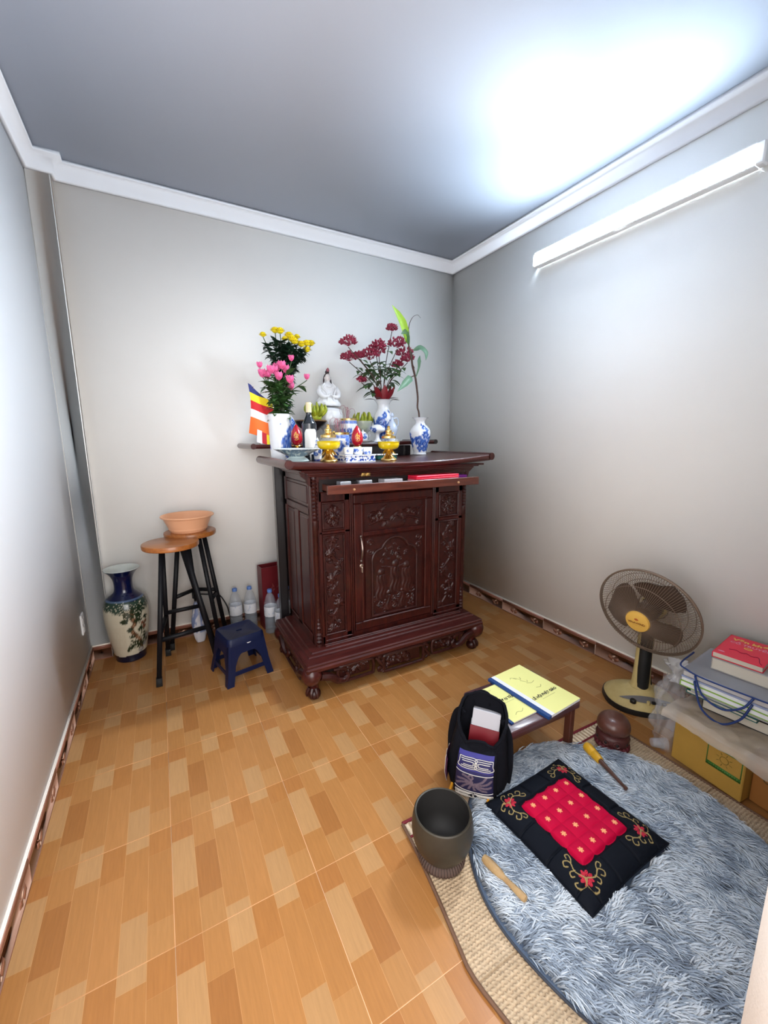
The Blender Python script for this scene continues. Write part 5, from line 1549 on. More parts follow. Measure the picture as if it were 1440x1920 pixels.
# ---------------------------------------------------------------- boxes and books by the right wall
m_box = mat('yellow_carton', srgb(172, 132, 54), .75, var=.06, vscale=14)
m_box2 = mat('brown_carton', srgb(150, 96, 40), .75, var=.06, vscale=14)
m_green = mat('green_print', srgb(52, 106, 38), .6)
m_olive = mat('olive_print', srgb(120, 100, 34), .6)
BXR = -.10
t = thing('carton', 'yellow carton printed with a green framed sun, under the bubble wrap', 'box', (2.05, -2.04, 0), BXR)
MB().box(-.175, .175, -.120, .130, .010, .216, .003).build('carton_body', m_box, t, world=False)
pr2 = MB()
x = -.1756
def rct(y0, y1, z0, z1, mi=0): pr2.box(x - .0005, x + .001, y0, y1, z0, z1, mi=mi)
y0, y1, z0, z1 = -.112, .004, .100, .172
rct(y0, y1, z0 - .016, z0); rct(y0, y1, z1 - .003, z1); rct(y1 - .003, y1, z0, z1); rct(y0, y0 + .003, z0, z1)
cy, cz = (y0 + y1) / 2, (z0 + z1) / 2
pr2.tube([(x, cy + .014 * math.cos(a), cz + .014 * math.sin(a)) for a in np.arange(24) * 2 * PI / 24], .0011, 4, closed=True, mi=1)
for k in range(8):
    a = k * PI / 4 + .3; pr2.tube([(x, cy + .019 * math.cos(a), cz + .019 * math.sin(a)), (x, cy + .028 * math.cos(a), cz + .028 * math.sin(a))], .0011, 4, mi=1)
pr2.build('printed_sun_panel', [m_green, m_olive], t, world=False, smooth=0)
tx = MB()
for k in range(13):   # faded, unreadable lettering in the green band
    g = random.Random(k); yy = y1 - .010 - k * .0078
    tx.box(x - .0010, x, yy - .0026 - .0016 * g.random(), yy, z0 - .0115 + .003 * g.random(), z0 - .0045)
tx.build('band_lettering', mat('faded_green', srgb(96, 136, 60), .6), t, world=False, smooth=0)
t = thing('carton', 'brown carton with worn lettering at the right edge, next to the yellow carton', 'box', (2.05, -2.30, 0), BXR)
MB().box(-.152, .175, -.130, .136, .010, .214, .003).build('carton_body', m_box2, t, world=False)
tx = MB(); put_text(tx, 'CA', .030, (-.1525, .085, .122), (0, -1, 0), (0, 0, 1), bold=.001); tx.build('carton_lettering', mat('dark_olive_print', srgb(86, 66, 26), .6), t, world=False, smooth=0)
MB().box(-.1527, -.1515, .040, .105, .150, .154).build('carton_line', mat('dark_olive_print', ()), t, world=False, smooth=0)

# bubble wrap sheet lying over both cartons
t = thing('bubble_wrap', 'milky bubble wrap sheet draped over the cartons under the books', 'plastic sheet', (2.05, -2.12, .216), BXR)
m_wrap = mat('milky_film', srgb(206, 190, 172), .32, alpha=.55, bump=.9, bscale=260, coat=.3)
U, V_ = np.meshgrid(np.linspace(0, 1, 90), np.linspace(0, 1, 60))
y = .245 - .62 * U
arc = V_ * .50        # distance from the back edge towards the room
top = .385
rag = .014 + .022 * fbm(U * 7, U * 0 + 2) + .05 * np.clip(U - .30, 0, 1)
over = np.clip(arc - top, 0, None) * (rag / .115)
X = .175 - np.minimum(arc, top) + .004 * fbm(U * 9, V_ * 9)
X = np.where(arc > top, .175 - top - .012 * np.sin(np.clip(over / .03, 0, 1) * PI / 2) - .010 * fbm(U * 16, V_ * 3), X)
Z = .006 + .016 * fbm(U * 12, V_ * 8) * (arc < top * .98) - over + .008 * fbm(U * 20, V_ * 12)
Z = np.where(arc > top, Z, np.maximum(Z, .004))
MB().grid(X, y, Z, flip=True).build('sheet', m_wrap, t, world=False, smooth=180)

# stack of books and folders on the wrap
BZ = .238
BR = math.radians(4)
def slab(name, label, cat, cx, cy, z, sx, sy, sz, rz, cover, pages=None, group=None, soft=.0015, spine=None, overhang=.003):
    """book lying flat: covers, page block"""
    t = thing(name, label, cat, (cx, cy, z), rz, group)
    if pages is None:
        MB().box(-sx / 2, sx / 2, -sy / 2, sy / 2, 0, sz, soft).build('body', cover, t, world=False)
    else:
        c_ = .0022
        MB().box(-sx / 2, sx / 2, -sy / 2, sy / 2, sz - c_, sz, .0008).build('front_cover', cover, t, world=False)
        MB().box(-sx / 2, sx / 2, -sy / 2, sy / 2, 0, c_, .0008).build('back_cover', cover, t, world=False)
        MB().box(-sx / 2 + overhang, sx / 2 - overhang, -sy / 2 + overhang, sy / 2 - .002, c_, sz - c_, .001).build('page_block', pages, t, world=False)
        MB().box(-sx / 2, sx / 2, sy / 2 - .003, sy / 2, 0, sz, .001).build('spine', spine or cover, t, world=False)
    return t
m_page = mat('paper_pages', srgb(206, 198, 182), .8, var=.05, vscale=8, stretch=(1, 1, 120))
m_wpaper = mat('white_paper', (.80, .80, .83), .7)
m_navyc = mat('navy_cover', (.012, .018, .055), .4)
slab('book', 'thick black-covered book at the bottom of the stack', 'book', 2.130, -2.030, BZ, .270, .215, .045, BR + .05, m_black, m_page, 'books and folders stacked on the cartons')
slab('folder', 'teal folder above the bottom book in the stack', 'folder', 2.120, -1.995, BZ + .046, .300, .235, .014, BR - .02, mat('teal_cover', (.01, .14, .13), .45), m_page, 'books and folders stacked on the cartons')
slab('paper_sheaf', 'sheaf of clear-wrapped loose papers above the teal folder', 'papers', 2.120, -2.020, BZ + .061, .295, .265, .014, BR + .03, mat('grey_film', (.42, .40, .40), .4), None, 'books and folders stacked on the cartons')
slab('book', 'green-edged magazine in the middle of the stack', 'book', 2.110, -2.000, BZ + .076, .302, .294, .022, BR + .01, mat('lime_cover', (.28, .48, .05), .45), m_wpaper, 'books and folders stacked on the cartons')
slab('paper_sheaf', 'white paper stack above the green-edged magazine', 'papers', 2.115, -2.000, BZ + .097, .296, .290, .016, BR, m_wpaper, None, 'books and folders stacked on the cartons')
# blue clear bag folder with cord handles
m_bluefilm = mat('clear_film', srgb(178, 178, 186), .25, alpha=.55, coat=.3)
m_bcord = mat('blue_cord', (.010, .035, .16), .5)
t = thing('document_bag', 'blue-edged plastic document bag with cord handles in the book stack', 'bag', (2.125, -1.985, BZ + .114), BR + .02, 'books and folders stacked on the cartons')
MB().box(-.165, .150, -.155, .135, 0, .006, .002).build('bag_back', mat('blue_sheet', srgb(150, 160, 190), .4), t, world=False)
MB().box(-.160, .150, -.150, .130, .006, .030, .004).build('bag_contents', mat('grey_pages', srgb(190, 186, 184), .7, var=.05, vscale=6, stretch=(1, 1, 90)), t, world=False)
MB().box(-.165, .150, -.155, .135, .030, .034, .002).build('bag_front', m_bluefilm, t, world=False)
MB().tube(smooth_path([(-.165, -.155, .032), (-.168, .05, .030), (-.166, .115, .040), (-.150, .145, .050), (0, .15, .050)], 6), .0035, 6).build('blue_edge', m_bcord, t, world=False)
for (dz, dd) in ((.030, .085), (.002, .120)):
    MB().tube(smooth_path([(-.160, .085, dz), (-.172, .080, dz - .012), (-.182, .045, dz - dd * .8), (-.185, -.020, dz - dd * 1.02), (-.180, -.075, dz - dd * .62), (-.170, -.098, dz - .010), (-.158, -.100, dz)], 7), .0042, 7).build('cord_handle', m_bcord, t, world=False)
slab('book', 'thick grey-edged book below the red one at the top of the stack', 'book', 2.190, -2.035, BZ + .149, .240, .250, .050, BR + .03, mat('grey_cover', (.40, .38, .36), .5), m_page, 'books and folders stacked on the cartons')
t = slab('book', 'red book with yellow and pink title on top of the stack', 'book', 2.200, -1.985, BZ + .200, .250, .165, .024, BR + .05, mat('red_cover', (.80, .015, .055), .35), m_page, 'books and folders stacked on the cartons')
zt_ = .0246
# the title runs along the long side of the book; readable from the room
ex, ey = np.array((.0, -1.0, 0)), np.array((1.0, 0, 0))
m_yp = mat('yellow_print', (.85, .62, .12), .5); m_pp = mat('pink_print', (.82, .35, .50), .5); m_dp = mat('dark_red_print', (.30, .0, .03), .5)
def pprint(name, m, f):
    ty = MB(); f(ty); ty.build(name, m, t, world=False, smooth=0)
pprint('title_print', m_yp, lambda ty: put_text(ty, 'Văn khấn', .034, (.078, -.004, zt_), ex, ey, bold=.0014))
pprint('subtitle_print', m_pp, lambda ty: put_text(ty, 'CỔ TRUYỀN', .025, (.040, -.006, zt_), ex, ey, bold=.0006))
pprint('ring_print', m_yp, lambda ty: ty.tube([(.010 + .008 * math.cos(a), -.004 + .013 * math.sin(a), zt_) for a in np.arange(20) * 2 * PI / 20], .0014, 4, closed=True))
pprint('swirl_print', m_dp, lambda ty: ty.tube([(x, y, zt_) for x, y in smooth_path(np.array([(-.050, .045), (-.040, .025), (-.052, .005), (-.042, -.012), (-.055, -.030), (-.047, -.050), (-.090, -.062), (-.108, -.072)]), 4)], .0016, 4))
pprint('corner_mark', m_pp, lambda ty: ty.add([(-.095 + .005 * math.cos(q), .060 + .012 * math.sin(q), zt_) for q in np.arange(14) * 2 * PI / 14], [tuple(range(14))]))
t = slab('book', 'crimson-covered book peeking out behind the red one', 'book', 2.270, -2.125, BZ + .200, .13, .10, .012, BR, mat('crimson_cover', (.45, .005, .06), .4), m_page, 'books and folders stacked on the cartons')
# white papers sliding off at the right
for k, (dx, dy, dz, rz, tl) in enumerate(((0, 0, 0, .25, .10), (.012, -.012, .010, .05, .16), (.03, -.008, .020, -.2, .22))):
    t = thing('paper_sheet', ('bottom', 'middle', 'top')[k] + ' of three white folded papers leaning at the right edge beside the books', 'paper', (2.120 + dx, -2.215 + dy, .240 + dz), rot=(0, tl, rz), group='white papers by the books')
    U, V_ = np.meshgrid(np.linspace(-.10, .10, 12), np.linspace(-.08, .08, 12))
    MB().grid(U, V_, .012 * np.sin(U * 16 + k) + .004 * np.cos(V_ * 30)).grid(U, V_, .012 * np.sin(U * 16 + k) + .004 * np.cos(V_ * 30) - .002, flip=True).build('paper', m_wpaper, t, world=False)

# clear plastic bag slumped between fan and carton, small clear cup on the floor
t = thing('plastic_bag', 'crumpled clear plastic bag slumped between the fan and the yellow carton', 'bag', (2.000, -1.845, 0), .3)
m_bag = mat('bag_film', (.80, .78, .78), .18, alpha=.20, coat=.5, bump=.6, bscale=40)
A, Z = np.meshgrid(np.linspace(0, 2 * PI, 70)[:-1], np.linspace(0, 1, 40))
wr = fbm(np.cos(A) * 3 + 3, np.sin(A) * 3 + Z * 4, 4) - .5
rb = (.085 + .035 * np.sin(PI * Z * .9)) * (1 - .80 * np.clip(Z - .35, 0, 1) ** 1.1) * (1 + 1.1 * wr)
MB().grid(rb * np.cos(A) * 1.0 + .14 * Z ** 1.4, rb * np.sin(A) * .7 + .03 * Z, .004 + .245 * Z * (1 + .25 * wr), closed_u=True).build('bag_film', m_bag, t, world=False, smooth=180)
knot = MB()
A, Z = np.meshgrid(np.linspace(0, 2 * PI, 40)[:-1], np.linspace(0, 1, 12))
rk = (.016 + .030 * np.abs(Z - .35) ** 1.2 * 2) * (1 + .9 * (fbm(np.cos(A) * 4, np.sin(A) * 4 + Z * 3) - .5))
knot.grid(.145 + rk * np.cos(A), .028 + rk * np.sin(A), .228 + .085 * Z, closed_u=True)
knot.build('bag_knot', mat('bag_knot_film', (.80, .80, .82), .2, alpha=.5, coat=.5), t, world=False, smooth=180)
t = thing('plastic_cup', 'small clear plastic cup lying on the floor by the yellow carton', 'cup', (1.905, -1.835, .024), rot=(PI / 2, 0, .9))
MB().lathe([(.001, -.030), (.018, -.030), (.024, .028), (.0255, .031), (.0235, .029), (.017, -.027), (.001, -.027)], 24).build('cup_body', clear('cup_plastic', (.7, .7, .74), .22), t, world=False)
# ---------------------------------------------------------------- mat, rug and what lies on them
# woven jute mat: zigzag ribs in relief
t = thing('jute_mat', 'natural woven jute mat with dark red binding under the round grey rug', 'mat', (1.28, -2.05, 0))
m_jute = mat('jute', (1, 1, 1), .9, attr=True, var=.22, vscale=60)
def mat_edge_left(y): return .722 - .060 * np.clip((-y - 1.60) / .42, 0, 1) ** 1.3 + .035 * np.clip((-y - 2.06) / .2, 0, 2)
ny, nx = 330, 300
V_, U = np.meshgrid(np.linspace(-1.655, -2.47, ny), np.linspace(0, 1, nx), indexing='ij')
xl = mat_edge_left(V_); xr = 1.865 + 0 * V_
X = xl + (xr - xl) * U
rib = (V_ * 1.0 + .0035 * np.abs(((X / .011) % 1) * 2 - 1) * 1.4)
w = np.abs(np.sin(rib / .0105 * PI))
cell = np.abs(np.sin((X / .011) * PI))
Z = .003 + .0055 * w ** .6 * (.45 + .55 * cell ** .5) + .0015 * (fbm(X * 60, V_ * 60) - .5)
seam = np.abs(V_ + 2.06) < .003
Z = np.where(seam, .002, Z)
base = np.array(srgb(190, 168, 138)); dk = np.array(srgb(128, 102, 76))
cc = mixc(np.broadcast_to(base, X.shape + (3,)).reshape(-1, 3), dk, ((1 - w * (.5 + .5 * cell)) * .75).ravel())  # grooves of the weave darkened, their shade put into the colour
cc = mixc(cc, (.60, .50, .38), (fbm(X * 9, V_ * 9).ravel() - .5) * .6)
MB().grid(X, V_, Z, cc, flip=True).build('woven_body', m_jute, t)
# striped hem across the top with red binding cords
hem = MB()
V2, U2 = np.meshgrid(np.linspace(-1.600, -1.655, 12), np.linspace(0, 1, 380), indexing='ij')
xl2 = mat_edge_left(V2); X2 = xl2 + (1.845 - xl2) * U2
st_ = np.sin(X2 / .010 * PI)
hc = mixc(np.broadcast_to(np.array(srgb(212, 192, 164)), X2.shape + (3,)).reshape(-1, 3), srgb(150, 118, 88), (st_ > .35).ravel() * .8)
hem.grid(X2, V2, .005 + .002 * st_, hc, flip=True)
hem.build('striped_hem', m_jute, t)
m_redbind = mat('dark_red_binding', srgb(112, 20, 34), .7)
MB().tube([(x, -1.600 + .002 * math.sin(x * 20), .007) for x in np.linspace(.722, 1.845, 30)], .0055, 6).tube([(x, -1.655, .008) for x in np.linspace(.720, 1.845, 30)], .0042, 6).build('red_binding', m_redbind, t)
MB().tube([(float(mat_edge_left(np.array(y))), y, .006) for y in np.linspace(-1.600, -2.47, 30)], .0055, 6).build('brown_binding', mat('brown_binding', srgb(104, 76, 58), .8), t)
MB().tube([(1.865, y, .006) for y in np.linspace(-1.61, -2.47, 20)], .0055, 6).build('brown_binding', MATS['brown_binding'], t)

# round shaggy rug
RC = np.array((1.283, -2.045)); RR = .487
t = thing('shaggy_rug', 'round blue-grey shaggy rug lying on the jute mat', 'rug', (RC[0], RC[1], 0))
def rugr(a): return RR + .006 * np.sin(3 * a + 1) + .004 * np.sin(7 * a)
a = np.arange(120) * 2 * PI / 120
mb = MB()
for_r = [(1.0, .010), (1.003, .014), (.995, .018), (.6, .019), (.001, .019)]
V = []; F = []
for s, z in for_r: V += [(s * rugr(q) * math.cos(q), s * rugr(q) * math.sin(q), z) for q in a]
for i in range(4):
    for k in range(120): F.append((i * 120 + k, i * 120 + (k + 1) % 120, (i + 1) * 120 + (k + 1) % 120, (i + 1) * 120 + k))
mb.add(V, F).build('rug_backing', mat('rug_backing', srgb(70, 84, 104), .9), t, world=False)
MB().tube([(1.004 * rugr(q) * math.cos(q), 1.004 * rugr(q) * math.sin(q), .0125) for q in a], .004, 6, closed=True).build('rug_edge', mat('rug_edge', srgb(52, 56, 66), .8), t, world=False)
# pile: tapered, combed locks of fur
NB = 64000
r = RR * np.sqrt(RNG.random(NB)); th = RNG.random(NB) * 2 * PI
r = r * (rugr(th) / RR) * .992
bx, by = r * np.cos(th), r * np.sin(th)
keep = by > -.42
_c, _s = math.cos(math.radians(1.5)), math.sin(math.radians(1.5))
def under_cushion(x, y, m):
    u = (x + RC[0] - 1.222) * _c + (y + RC[1] + 1.908) * _s; v = -(x + RC[0] - 1.222) * _s + (y + RC[1] + 1.908) * _c
    return (np.abs(u) < .206 - m) & (np.abs(v) < .208 - m)
keep &= ~under_cushion(bx, by, .004)
bx, by = bx[keep], by[keep]; NB = len(bx)
cl = fbm(bx * 11 + 20, by * 11 + 20, 3); cl2 = fbm(bx * 38 + 9, by * 38 + 9, 2)
# combing direction: swirls plus outward fall
da = -.95 + 2.6 * (fbm(bx * 3.2 + 3, by * 3.2 + 8, 2) - .5) + 2.4 * (fbm(bx * 22 + 1, by * 22 + 4, 2) - .5) + RNG.normal(0, .28, NB)
dx, dy = np.cos(da), np.sin(da)
edge = np.clip((r / RR - .93) / .07, 0, 1)
dx = dx * (1 - .6 * edge) + np.cos(th if keep.all() else th[keep]) * edge * .6 if False else dx
L = .036 + .026 * RNG.random(NB); hgt = .008 + .015 * RNG.random(NB) + .014 * (cl2 - .4)
wd = .0012 + .0011 * RNG.random(NB)
inside = np.hypot(bx + dx * L, by + dy * L) < RR * 1.015
L = np.where(inside, L, L * .35)
L = np.where(under_cushion(bx + dx * L, by + dy * L, .008), L * .45, L)
px_, py_ = -dy, dx
rows = []
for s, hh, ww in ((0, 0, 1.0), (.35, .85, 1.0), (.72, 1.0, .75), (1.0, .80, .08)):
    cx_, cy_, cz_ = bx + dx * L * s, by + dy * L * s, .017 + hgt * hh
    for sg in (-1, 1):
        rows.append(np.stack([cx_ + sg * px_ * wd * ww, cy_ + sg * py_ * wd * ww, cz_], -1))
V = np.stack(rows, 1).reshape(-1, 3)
light = np.array(srgb(206, 213, 220)); mid = np.array(srgb(158, 170, 184)); dark = np.array(srgb(70, 82, 102))
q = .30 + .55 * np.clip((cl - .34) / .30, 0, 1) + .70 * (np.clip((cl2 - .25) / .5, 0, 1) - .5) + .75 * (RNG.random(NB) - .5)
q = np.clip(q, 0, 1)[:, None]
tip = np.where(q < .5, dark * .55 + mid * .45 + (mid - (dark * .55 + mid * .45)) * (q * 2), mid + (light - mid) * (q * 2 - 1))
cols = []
for s in (0.30, .80, 1.0, 1.06):  # roots darkened to paint the shade in gaps between locks
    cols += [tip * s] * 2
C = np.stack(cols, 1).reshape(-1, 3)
i0 = np.arange(NB)[:, None] * 8
F = np.concatenate([i0 + np.array([[0, 1, 3, 2]]), i0 + np.array([[2, 3, 5, 4]]), i0 + np.array([[4, 5, 7, 6]])], 1).reshape(-1, 4)
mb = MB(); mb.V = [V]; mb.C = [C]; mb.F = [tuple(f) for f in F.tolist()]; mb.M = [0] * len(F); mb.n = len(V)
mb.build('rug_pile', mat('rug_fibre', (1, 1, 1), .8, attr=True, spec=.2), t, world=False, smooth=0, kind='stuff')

# floor cushion
CZ = .030
t = thing('floor_cushion', 'black square floor cushion with tufted crimson centre and embroidered corners', 'cushion', (1.222, -1.908, CZ), math.radians(1.5))
hx, hy = .206, .208
N_ = 300
U, V_ = np.meshgrid(np.linspace(-1, 1, N_), np.linspace(-1, 1, N_))
pin = 1 - .035 * np.cos(V_ * PI / 2) * 0
X = U * hx * (1 - .030 * np.cos(V_ * PI / 2) * np.abs(U) ** 3 * 1.0) ; Y = V_ * hy * (1 - .030 * np.cos(U * PI / 2) * np.abs(V_) ** 3)
ed = np.clip(1 - np.abs(U) ** 5, 0, 1) * np.clip(1 - np.abs(V_) ** 5, 0, 1)
Zt = .012 + .034 * ed ** .55
ix, iy = .122, .122              # half sizes of the crimson centre
inx = np.clip(1 - np.abs(X) / ix, 0, 1); iny = np.clip(1 - np.abs(Y) / iy, 0, 1)
g_ = .061                        # tuft spacing
tu = np.abs(np.cos(X / g_ * PI)) ; tv = np.abs(np.cos(Y / g_ * PI))
# seams between tufts, and the seam around the centre
puff = (np.abs(np.sin((X + ix) / (2 * ix) * 4 * PI)) ** .45) * (np.abs(np.sin((Y + iy) / (2 * iy) * 4 * PI)) ** .45)
scal = .006 * np.abs(np.sin((X + ix) / (2 * ix) * 4 * PI)); scal2 = .006 * np.abs(np.sin((Y + iy) / (2 * iy) * 4 * PI))
inner = (np.abs(X) < ix - .004 + scal2) & (np.abs(Y) < iy - .004 + scal)
Zt = np.where(inner, Zt - .004 + .008 * puff ** .8, Zt)
dsm = np.minimum(np.abs(np.abs(X) - ix), 9) * 1.0
sq_d = np.maximum(np.abs(X) - ix, np.abs(Y) - iy)
Zt -= .009 * np.exp(-(sq_d / .006) ** 2)
# border puckers
bord = ~inner
pk = np.where(np.abs(X) * 1.0 > np.abs(Y), np.cos(Y / .104 * PI), np.cos(X / .103 * PI))
Zt = np.where(bord, Zt - .006 * np.exp(-(pk / .10) ** 2) * np.clip((sq_d) / .02, 0, 1), Zt)
Zt += .0025 * (fbm(X * 25 + 4, Y * 25) - .5) * ed
black = np.array(srgb(9, 13, 22)); crim = np.array(srgb(182, 0, 52)); goldc = np.array(srgb(236, 160, 112))
c = np.tile(black, (N_ * N_, 1)).reshape(N_, N_, 3).astype(float)
c[inner] = crim
x4 = [(-3 + 2 * k) / 4 * ix * 1.0 for k in range(4)]
for x in x4:
    for y in x4:
        dx_, dy_ = X - x, Y - y; rr = np.hypot(dx_, dy_); aa = np.arctan2(dy_, dx_)
        m = rr < .0092 * (.42 + .62 * np.abs(np.cos(3 * aa)))
        c[m & inner] = goldc
for sx in (-1, 1):
    for sy in (-1, 1):
        lx, ly = (X * sx), (Y * sy)
        d0 = np.hypot(lx - .146, ly - .148); aa = np.arctan2(ly - .148, lx - .146)
        fl = (d0 < .021 * (.62 + .42 * np.abs(np.cos(4 * aa + .5)))) & bord
        c[fl] = np.array(srgb(150, 18, 40)); c[(d0 < .010 * (.5 + .5 * np.abs(np.cos(3 * aa)))) & bord] = np.array(srgb(96, 10, 30))
        c[fl & (np.abs(np.sin(aa * 9 + d0 * 400)) > .86)] = np.array(srgb(205, 60, 76))
        vine = np.full(X.shape, 1.0)
        for sw in (0, 1):
            ax, ay = (lx, ly) if sw == 0 else (ly, lx)
            for P in ([(.146, .150), (.160, .120), (.150, .095), (.163, .082), (.172, .092), (.165, .100)], [(.157, .118), (.172, .112), (.178, .122), (.171, .127)], [(.152, .100), (.140, .090), (.137, .078), (.146, .074), (.150, .082)], [(.146, .150), (.166, .160), (.186, .150), (.184, .138), (.176, .142)]):
                vine = np.minimum(vine, seg_dist(ax, ay, smooth_path(np.array(P), 3)))
        gm_ = (vine < .0016) & bord
        c[gm_] = np.array(srgb(150, 130, 84))
m_fab = mat('cushion_fabric', (1, 1, 1), .7, attr=True, spec=.15, bump=.25, bscale=900)
def grid_part(mask, name, parent):
    fi, fj = np.nonzero(mask[:-1, :-1] & mask[1:, :-1] & mask[:-1, 1:] & mask[1:, 1:])
    idx = np.stack([fi * N_ + fj, fi * N_ + fj + 1, (fi + 1) * N_ + fj + 1, (fi + 1) * N_ + fj], -1)
    used, inv = np.unique(idx.ravel(), return_inverse=True)
    V = np.stack([X, Y, Zt], -1).reshape(-1, 3)[used]
    mb = MB(); mb.add(V, inv.reshape(-1, 4).tolist(), c.reshape(-1, 3)[used])
    return mb
from_dil = inner.copy()
pad = inner.copy(); pad[1:] |= inner[:-1]; pad[:-1] |= inner[1:]; pad[:, 1:] |= inner[:, :-1]; pad[:, :-1] |= inner[:, 1:]
mb = grid_part(bord | ~inner, 'x', None)
# underside
Zb = .012 - .020 * ed ** .6
mb.grid(X[::10, ::10], Y[::10, ::10], np.maximum(Zb[::10, ::10], -.008), black, flip=True)
ring = [(X[i, j], Y[i, j]) for (i, j) in [(0, k) for k in range(0, N_, 6)] + [(k, N_ - 1) for k in range(0, N_, 6)] + [(N_ - 1, k) for k in range(N_ - 1, -1, -6)] + [(k, 0) for k in range(N_ - 1, -1, -6)]]
mb.tube([(x, y, .011) for x, y in ring], .0026, 5, closed=True, col=black)
mb.build('cushion_body', m_fab, t, world=False, smooth=180)
grid_part(pad, 'y', None).build('centre_panel', m_fab, t, world=False, smooth=180)

# singing bowl on its ring cushion
t = thing('singing_bowl', 'deep dark bronze singing bowl standing on a ring cushion at the mat corner', 'singing bowl', (.770, -1.765, .034))
m_bronze = mat('dark_bronze', srgb(56, 51, 43), .45, metal=.35, col2=srgb(66, 60, 49), vscale=9)
bp_ = dense([(.036, 0), (.052, .005), (.072, .022), (.090, .056), (.0975, .092), (.0970, .118), (.0925, .145), (.0905, .153)], 5)
MB().lathe(bp_, 56).lathe([(.0905, .153), (.0875, .1555), (.0835, .154)], 56).build('bowl_body', m_bronze, t, world=False)
MB().lathe(dense([(.0835, .154), (.087, .130), (.088, .095), (.080, .052), (.050, .022), (.001, .016)], 4), 48).build('bowl_inside', mat('bowl_inside', srgb(40, 38, 37), .6), t, world=False)
t = thing('ring_cushion', 'ribbed dark brown ring cushion under the singing bowl', 'cushion', (.770, -1.765, .009))
A, B_2 = np.meshgrid(np.linspace(0, 2 * PI, 289)[:-1], np.linspace(0, 2 * PI, 15), indexing='ij')
rib_ = 1 + .10 * np.abs(np.sin(A * 24)) - .06
R0 = .052
MB().grid((R0 + .024 * rib_ * np.cos(B_2)) * np.cos(A), (R0 + .024 * rib_ * np.cos(B_2)) * np.sin(A), .021 + .021 * rib_ * np.sin(B_2),
          mixc(np.broadcast_to(np.array(srgb(74, 56, 48)), A.shape + (3,)).reshape(-1, 3), srgb(38, 28, 26), (np.abs(np.sin(A * 24)) < .45).ravel() * 1.0), flip=True).build('ribbed_ring', mat('ring_fabric', (1, 1, 1), .7, attr=True), t, world=False, smooth=180)  # darker colour in the grooves paints shade between the ribs
def lie(name, label, cat, p, q, prof, z, group=None):
    """turned stick lying from p to q; prof (along 0..1, radius, material)"""
    p = np.array((*p, z)); q = np.array((*q, z)); d = q - p
    t = thing(name, label, cat, tuple(p))
    return t, (lambda s: d * s)
m_ltwood = mat('light_wood', srgb(178, 148, 104), .5, col2=srgb(156, 124, 82), vscale=20)
t, S = lie('bowl_striker', 'pale wooden singing bowl striker lying on the left edge of the grey rug', 'striker', (.868, -1.850), (.892, -2.005), None, .046)
ss = np.array([0, .02, .10, .30, .44, .50, .56, .62, .80, .93, .98, 1.0]); rr_ = [.003, .011, .0138, .0138, .0115, .008, .0078, .0080, .0098, .0110, .0095, .003]
MB().tube([S(s) for s in ss], rr_, 14).build('striker_body', m_ltwood, t, world=False)

# wooden fish drum and its mallet
t = thing('wooden_fish', 'round brown carved wooden fish drum on the far corner of the mat', 'wooden fish', (1.735, -1.728, .010), .5)
m_fish = mat('fish_wood', srgb(74, 42, 34), .38, col2=srgb(98, 58, 46), vscale=7, coat=.3)
A, Z = np.meshgrid(np.linspace(0, 2 * PI, 57)[:-1], np.linspace(-PI / 2, PI / 2, 30))
sq = np.cos(Z) ** .82
X = .074 * sq * np.cos(A) * (1 - .05 * np.cos(2 * A)); Yf = .066 * sq * np.sin(A) * (1 + .05 * np.sin(Z))
Zf = .101 + .044 * np.sin(Z) + .004 * np.cos(A * 2) * sq
slit = (np.abs(Zf - .078) < .003) & (np.sin(A) > .2)
MB().grid(X * np.where(slit, .86, 1), Yf * np.where(slit, .86, 1), Zf, closed_u=True).build('drum_body', m_fish, t, world=False, smooth=180)
cb = MB()
cb.lathe(dense([(.050, .018), (.060, .022), (.067, .040), (.064, .062), (.050, .072)], 3), 40)
for k in range(9):
    a = k * 2 * PI / 9
    cb.tube([(.064 * math.cos(a) + .012 * (-math.sin(a)) * math.cos(b), .060 * math.sin(a) + .013 * math.cos(a) * math.cos(b), .044 + .013 * math.sin(b)) for b in np.linspace(0, 2 * PI, 13)[:-1]], .0045, 6, closed=True)
cb.build('carved_base', mat('fish_base_wood', srgb(74, 36, 34), .45), t, world=False)
eye = MB()
for k in range(9):
    a = k * 2 * PI / 9; eye.ell((.0660 * math.cos(a), .0635 * math.sin(a), .044), (.0065, .0065, .0070), 8, 6)
eye.build('hole_shade', m_dark, t, world=False)  # dark balls painting the shade inside the base holes
rg = MB()
A, B_2 = np.meshgrid(np.linspace(0, 2 * PI, 121)[:-1], np.linspace(0, 2 * PI, 11), indexing='ij')
rg.grid((.058 + .013 * np.cos(B_2)) * np.cos(A), (.058 + .013 * np.cos(B_2)) * np.sin(A), (.012 + .011 * np.sin(B_2)) * (1 + .12 * np.sin(A * 22)), flip=True)
rg.build('base_cushion', mat('maroon_fabric', srgb(88, 26, 36), .7), t, world=False, smooth=180)
t, S = lie('drum_mallet', 'dark wooden drum mallet with a yellow cloth-wrapped head on the grey rug', 'mallet', (1.583, -1.706), (1.512, -1.925), None, .050)
MB().tube([S(s) for s in (.36, .40, .46, .53, .545, .57, .80, .95, .965, .985, 1.0)], [.010, .0105, .0095, .0085, .0078, .0086, .0066, .0056, .0080, .0080, .003], 12).build('handle', mat('mallet_wood', srgb(82, 54, 44), .45), t, world=False)
hd_ = MB().tube([S(s) for s in (0, .015, .06, .20, .215, .23, .34, .385, .39)], [.004, .0175, .0205, .0185, .0170, .0182, .0165, .0140, .004], 16)
hd_.build('wrapped_head', mat('yellow_wrap', srgb(206, 156, 36), .45, var=.15, vscale=30), t, world=False)

